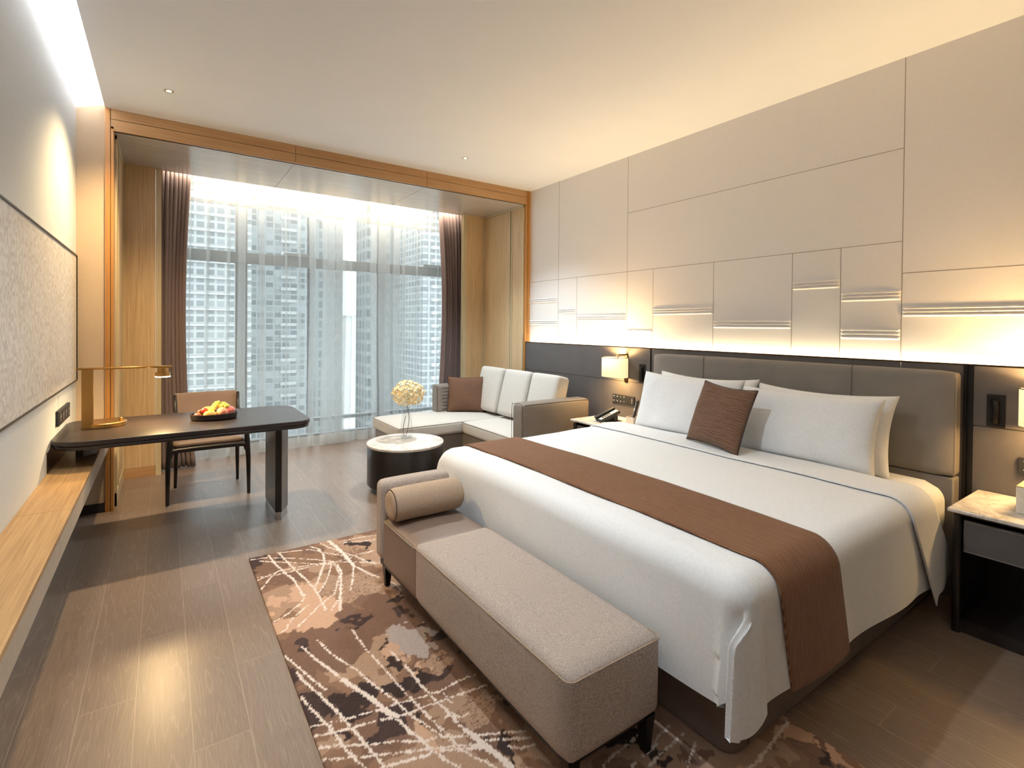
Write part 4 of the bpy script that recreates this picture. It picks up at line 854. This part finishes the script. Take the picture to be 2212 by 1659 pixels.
F1('pomegranate','small dark red fruit left of the grapes in the tray',(tx-.058,ty-.012,.814),.021,rd,(1,1,1),.6,.1)
F1('mangosteen','small brown fruit at the left end of the tray',(tx-.100,ty-.024,.784),.024,dkf,(1,1,.9),0,.1)
F1('mangosteen','smaller speckled brown fruit just above the one at the left end of the tray',(tx-.086,ty+.0,.806),.015,dkf,(1,1,.95),.4,.1)
gb = thing('grape_bunch', 'bunch of green grapes heaped on top of the fruit tray', 'grapes', (tx+.02,ty,.80))
rnd = random.Random(9)
for k,(x,y,z) in enumerate([(-.03,-.03,.808),(-.012,-.038,.804),(-.022,-.018,.816),(-.005,-.02,.822),(.004,-.012,.834),(.016,-.008,.846),(.0,.0,.848),(.012,.004,.858),(.026,.0,.861),(.020,.012,.850),(.036,.004,.845),(.050,.0,.852),(.062,.004,.850),(.058,-.008,.842),(.072,.0,.842),(.078,-.006,.834),(.044,-.01,.838),(.066,-.014,.832),(.03,-.008,.838),(.086,.006,.83),(-.01,.0,.834),(.05,.015,.84)]):
    obj('grape', ball(B(), (tx+x,ty+y,z), .0118, 12, 8, (1,1,1.12)), gr, gb, smooth=True)
obj('stem', tube(B(), sm([(tx-.02,ty-.02,.812),(tx+.01,ty,.84),(tx+.05,ty,.842),(tx+.08,ty,.836)],4), .002, 5), t_stem, gb)

# ------------------------------------------------ desk chair
ch = thing('desk_chair', 'black wooden armchair with tan leather seat and back behind the desk', 'chair', (.31,4.87,0))
fl = [(.030,4.632),(.588,4.632)]; rl = [(.088,5.105),(.556,5.10)]
for (x,y),sx in zip(fl,(1,-1)):
    b = B(); tube(b, [(x,y,.012),(x+.003*sx,y+.002,.3),(x+.012*sx,y+.006,.44),(x+.016*sx,y+.01,.60),(x+.018*sx,y+.025,.648)], [.0125,.018,.021,.019,.015], 12); obj('leg', b, M['black_wood_z'], ch, smooth=True)
    obj('foot_glide', lathe(B(), x, y, [(.010,0),(.011,.012)], 14), M['white_plastic'], ch)
for (x,y),sx in zip(rl,(1,-1)):
    b = B(); tube(b, [(x,y,.012),(x+.004*sx,y-.02,.25),(x+.006*sx,y-.035,.44),(x+.003*sx,y-.03,.60),(x-.004*sx,y+.02,.80)], [.0115,.016,.019,.016,.012], 12); obj('leg', b, M['black_wood_z'], ch, smooth=True)
    obj('foot_glide', lathe(B(), x, y, [(.010,0),(.011,.012)], 14), M['white_plastic'], ch)
b = B()
tube(b, sm([(.046,4.637,.38),(.055,4.638,.412),(.09,4.638,.425),(.31,4.637,.428),(.53,4.638,.425),(.565,4.638,.412),(.575,4.637,.38)],5), .02, 10)
for x0,x1 in ((.043,.095),(.575,.548)): tube(b, [(x0,4.64,.425),(x0*.6+x1*.4,4.85,.42),(x1,5.07,.42)], .017, 10)
tube(b, [(.095,5.07,.42),(.548,5.07,.42)], .017, 10)
obj('seat_frame', b, M['black_wood'], ch, smooth=True)
for x0,x1 in ((.048,.09),(.570,.552)):
    b = tube(B(), sm([(x0,4.655,.648),(x0,4.75,.668),((x0+x1)/2,4.92,.664),(x1,5.075,.655)],5), .014, 10); obj('armrest', b, M['black_wood'], ch, smooth=True)
obj('seat', softbox(B(), .068, .552, 4.65, 5.06, .438, .478, .018, (0,0,.012)), M['chair_leather'], ch, smooth=True)
b = B(); P = []
for i in range(13):
    x = .084+(.554-.084)*i/12; bow = .022*(1-((i/6)-1)**2); P.append([(x, 5.085+bow+.055*k/8-(0 if k<8 else .0), .50+.312*k/8) for k in range(9)])
grid(b, P); bk = obj('backrest', b, M['chair_leather'], ch, smooth=True); solid(bk, .016); m_ = bk.modifiers.new('bev','BEVEL'); m_.width=.004; m_.segments=2

# ------------------------------------------------ nightstands and the things on them
def nightstand(label, y0, y1):
    t = thing('nightstand', label, 'nightstand', (3.27,(y0+y1)/2,0), 'nightstands beside the bed')
    obj('marble_top', prism(B(), rrect(3.035, 3.516, y0, y1, .03, 6, [.004,.004,.04,.04]), .562, .58), M['marble'], t, bevel=.004, seg=2)
    for a,c_ in ((y0+.012,y0+.045),(y1-.045,y1-.012)): obj('side_panel', prism(B(), rrect(3.06, 3.512, a, c_, .012, 4), .0, .545), M['black_wood_z'], t)
    b = bx(3.075, 3.512, y0+.04, y1-.04, .547, .562); box(b, 3.08, 3.512, y0+.044, y1-.044, .0, .06); box(b, 3.49, 3.512, y0+.044, y1-.044, .06, .547)
    obj('carcass', b, M['black_wood'], t)
    d = obj('drawer', bx(3.075, 3.095, y0+.050, y1-.050, .378, .528), M['wainscot'], t, bevel=.003)
    obj('drawer_box', bx(3.095, 3.48, y0+.055, y1-.055, .385, .52), M['black_wood'], t)
    a,c_ = y0+.056, y1-.056
    b = B(); tube(b, [(3.0745,a,.384),(3.0745,c_,.384),(3.0745,c_,.522),(3.0745,a,.522)], .0011, 4, True); obj('stitching', b, M['stitch'], d)
    return t
nightstand('marble-topped black nightstand at the right edge of the photo with the white box on it', .21, .775)
nightstand('marble-topped black nightstand between the bed and the sofa with the telephone on it', 2.875, 3.425)
tb = thing('tissue_box', 'white box on the marble nightstand at the right edge', 'box', (3.29,.49,.58))
obj('body', bx(3.205,3.38,.40,.577,.5805,.700), M['white_plastic'], tb, bevel=.003)
obj('lid', bx(3.205,3.38,.40,.577,.7005,.705), M['oak_pale'], tb, bevel=.001)
# telephone: long axis along X
ph = thing('telephone', 'black desk telephone with a white keypad strip on the far nightstand', 'telephone', (3.24,3.16,.58))
def rot_box(a, cx, cy, z, rz, ry, mat, name, parent, bev=.003, label=None):
    b = bx(*a); bmesh.ops.rotate(b, verts=b.verts, cent=(0,0,0), matrix=Matrix.Rotation(ry,3,'Y')); bmesh.ops.rotate(b, verts=b.verts, cent=(0,0,0), matrix=Matrix.Rotation(rz,3,'Z')); bmesh.ops.translate(b, verts=b.verts, vec=(cx,cy,z)); return obj(name, b, mat, parent, bevel=bev, label=label)
pr_ = (3.235,3.16,.632,L_(-18),L_(-24))
rot_box((-.10,.10,-.065,.055,-.016,.012), *pr_, M['black_plastic'], 'body', ph, .008)
rot_box((-.105,.10,.012,.05,.012,.032), *pr_, M['black_plastic'], 'handset', ph, .007)
kp = rot_box((-.09,.09,-.052,-.008,.012,.0145), *pr_, M['white_plastic'], 'keypad_strip', ph, .001)
b = B()
for i in range(4):
    for j in range(3): box(b, -.062+i*.022, -.048+i*.022, -.047+j*.013, -.038+j*.013, .0145, .0165)
bmesh.ops.rotate(b, verts=b.verts, cent=(0,0,0), matrix=Matrix.Rotation(pr_[4],3,'Y')); bmesh.ops.rotate(b, verts=b.verts, cent=(0,0,0), matrix=Matrix.Rotation(pr_[3],3,'Z')); bmesh.ops.translate(b, verts=b.verts, vec=pr_[:3]); obj('keys', b, M['black_plastic'], kp)
rot_box((-.07,.09,-.05,.05,0,.008), 3.26,3.155,.5805,L_(-18),0, M['black_plastic'], 'stand', ph, .003)
rot_box((.02,.06,-.04,.04,0,.05), 3.26,3.155,.585,L_(-18),0, M['black_plastic'], 'neck', ph, .004)
rh = thing('remote_holder', 'small cream box holding the remote control beside the pillow', 'box', (3.30,2.925,.58))
b = bx(3.26,3.34,2.885,2.965,.5805,.586)
for a in ((3.26,3.265,2.885,2.965),(3.335,3.34,2.885,2.965),(3.265,3.335,2.885,2.89),(3.265,3.335,2.96,2.965)): box(b, *a, .586, .65)
obj('box_walls', b, M['paper'], rh)
rc = thing('remote_control', 'black remote control standing upright in the cream box', 'remote control', (3.30,2.925,.60))
pr2 = (3.312,2.915,.69,L_(-35),L_(12))
def rrc(a, m, n_, bev=.003, par=rc):
    b = bx(*a); 
    for ax,an in (('X',L_(8)),('Y',pr2[4]),('Z',pr2[3])): bmesh.ops.rotate(b, verts=b.verts, cent=(0,0,0), matrix=Matrix.Rotation(an,3,ax))
    bmesh.ops.translate(b, verts=b.verts, vec=pr2[:3]); return obj(n_, b, m, par, bevel=bev)
bd = rrc((-.009,.009,-.02,.02,-.095,.105), M['black_plastic'], 'body', .005)
for i in range(8):
    if i == 4: rrc((-.0105,-.009,-.012,.012,.01,.032), M['white_plastic'], 'navigation_button', .0006); continue
    for j in range(3): rrc((-.0105,-.009,-.015+j*.011,-.008+j*.011,-.06+i*.018,-.052+i*.018), M['grey_mark'], 'button', .0004)
np_ = thing('notepad', 'cream notepad lying on the nightstand in front of the telephone', 'notepad', (3.18,3.0,.58))
rot_box((-.06,.06,-.085,.085,0,.008), 3.16,3.02,.5803,L_(-12),0, M['paper'], 'pages', np_, .001)
rot_box((-.06,.06,-.085,-.07,.0081,.0095), 3.16,3.02,.5803,L_(-12),0, M['bolster_fabric'], 'binding', np_, 0)

# ------------------------------------------------ wall lamps, reading lights, switch plates
def shade_mat():
    t = NT('lit_lamp_shade'); tc = t.N.new('ShaderNodeTexCoord'); sp = t.N.new('ShaderNodeSeparateXYZ'); t.link(tc.outputs['Object'], sp.inputs[0])
    t.set('fff0d0', .8); t.p.inputs['Emission Color'].default_value = (1,.76,.40,1); t.p.inputs['Emission Strength'].default_value = .5
    return t.m
M['shade'] = shade_mat()
def sconce(label, yc):
    t = thing('wall_lamp', label, 'wall lamp', (WX,yc,.9), 'pair of bedside wall lamps')
    x0 = 3.405
    pts = [(x0+.082*math.copysign(abs(math.cos(a))**.75,math.cos(a)), yc+.128*math.copysign(abs(math.sin(a))**.75,math.sin(a))) for a in [2*math.pi*k/48 for k in range(48)]]
    b = B(); lo = [b.verts.new((x,y,.957)) for x,y in pts]; hi = [b.verts.new((x,y,1.133)) for x,y in pts]
    for i in range(48): b.faces.new((lo[i],lo[(i+1)%48],hi[(i+1)%48],hi[i]))
    s = obj('lamp_shade', b, M['shade'], t, smooth=True); solid(s, .002)
    obj('shade_rim', tube(B(), [(x,y,1.1345) for x,y in pts], .0028, 6, True), M['bronze'], s, smooth=True)
    obj('backplate', bx(WX-.012, WX, yc-.055, yc-.02, .905, 1.165), M['bronze'], t, bevel=.002)
    obj('arm', bx(x0-.01, WX-.01, yc-.050, yc-.025, 1.152, 1.165), M['bronze'], t, bevel=.002)
    obj('stem', tube(B(), [(x0,yc-.037,1.155),(x0,yc-.037,1.09)], .006, 8), M['bronze'], t)
    obj('bulb', ball(B(), (x0,yc,1.045), .02, 16, 10), emit('bulb_glow',(1,.72,.4),10), t, smooth=True)
    for z,d,e in ((1.085,1,9),(.99,-1,3)): 
        area('wall_lamp_light', (x0,yc,z), (0,0,d), (0,1,0), .12, .08, e, (1,.62,.24))
    l = bpy.data.lights.new('wall_lamp_glow','POINT'); l.energy = 2.2; l.color = (1,.62,.26); l.shadow_soft_size = .03
    o = bpy.data.objects.new('wall_lamp_glow', l); C.objects.link(o); o.location = (x0+.03,yc,1.145)
sconce('lit wall lamp with a cream half-drum shade above the telephone nightstand', 3.24)
sconce('lit wall lamp with a cream shade cut off by the right edge of the photo', .478)
def reading(label, y0, y1):
    t = thing('reading_light', label, 'reading light', (WX,(y0+y1)/2,.917), 'recessed reading lights'); yc = (y0+y1)/2
    b = bx(WX-.006, WX-.001, y0, y1, .917, 1.082); obj('faceplate', b, M['black_metal'], t, bevel=.002)
    pr = [(WX-.0065, yc+(y1-y0)*.3*math.cos(a), (1.05 if math.sin(a)>0 else .949)+(y1-y0)*.3*math.sin(a)) for a in [2*math.pi*k/32 for k in range(32)]]
    b = B(); b.faces.new([b.verts.new(p) for p in pr]); obj('recess', b, plain('recess_black','080707',.9), t)
    obj('torch_head', tube(B(), [(WX-.013,yc,.935),(WX-.013,yc,.94),(WX-.013,yc,1.05),(WX-.013,yc,1.055)], [.011,.0145,.0145,.012], 20), M['black_metal'], t, smooth=True)
reading('black recessed reading light beside the far wall lamp, partly hidden by the pillow', 2.98, 3.052)
reading('black recessed reading light on the wainscot right of the headboard', .676, .747)
sw = thing('switch_panel', 'black bedside switch and socket panel with white symbols above the telephone', 'switch panel', (WX,3.232,.70))
obj('plate', bx(WX-.009, WX-.0005, 3.10, 3.363, .70, .783), M['black_plastic'], sw, bevel=.002)
b = B()
for i in range(4):
    for j in range(2):
        y = 3.345-i*.041; z = .765-j*.042
        if (i<2): box(b, WX-.0096, WX-.009, y-.006, y+.006, z-.003, z+.003)
        elif (i+j)%2==0: v = [b.verts.new((WX-.0096,y-.006,z-.003)),b.verts.new((WX-.0096,y+.006,z-.003)),b.verts.new((WX-.0096,y,z+.005))]; b.faces.new(v)
        else: v = [b.verts.new((WX-.0096,y+.005*math.cos(a),z+.005*math.sin(a))) for a in [k*.785 for k in range(8)]]; b.faces.new(v)
obj('button_symbols', b, M['white_plastic'], sw)
b = B()
for y,z,w_,h_ in ((3.165,.757,.008,.002),(3.145,.757,.008,.002),(3.165,.72,.008,.002),(3.145,.72,.008,.002)): box(b, WX-.0095, WX-.009, y-w_/2, y+w_/2, z-h_, z+h_)
obj('socket_slots', b, plain('slot_black','050505',.9), sw)
b = B(); box(b, WX-.0096, WX-.009, 3.126,3.128,.737,.765); box(b, WX-.0096, WX-.009, 3.12,3.134,.74,.742); box(b, WX-.0096, WX-.009, 3.126,3.13,.718,.728); obj('socket_mark', b, M['white_plastic'], sw)
so2 = thing('switch_panel', 'black switch panel cut off by the right edge above the white box', 'switch panel', (WX,.49,.70)); obj('plate', bx(WX-.014, WX-.0005, .36, .626, .70, .783), M['black_plastic'], so2, bevel=.002)
b = B()
for i in range(4):
    for j in range(2): y = .60-i*.041; z = .765-j*.042; box(b, WX-.0146, WX-.014, y-.006, y+.006, z-.003, z+.003)
obj('button_symbols', b, M['white_plastic'], so2)
# downlights; those past the first two are unseen additions for fill
LB = ['small recessed ceiling downlight at the left above the desk','small recessed ceiling downlight near the window end above the sofa']+['unseen ceiling downlight added behind the viewpoint for fill']*5
for i,(x,y) in enumerate([(.032,4.173),(2.363,4.19),(.75,1.7),(2.3,.1),(.032,-.6),(2.6,-1.6),(1.1,-1.4)]):
    if i == 2: lab = 'added fill downlight out of view above the bench at the bed foot'  # unseen lamp added to brighten the bench and bed foot
    else: lab = LB[i] if i<2 else LB[2]
    t = thing('ceiling_downlight', lab, 'ceiling light', (x,y,ZC), 'recessed downlights' if i<2 else ('added fill downlights over the entry side' if i>2 else None))
    obj('trim_ring', lathe(B(), x, y, [(.026,ZC-.0005),(.031,ZC-.003),(.033,ZC-.0005)], 32, cap=False), M['white_plastic'], t, smooth=True)
    obj('reflector', lathe(B(), x, y, [(.026,ZC-.0006),(.018,ZC-.0008)], 24, cap=False), M['brass'], t, smooth=True)
    obj('lens', lathe(B(), x, y, [(.0175,ZC-.0012),(.0175,ZC-.0008)], 24), emit('downlight_lens',(1,.75,.45),2.5), t)
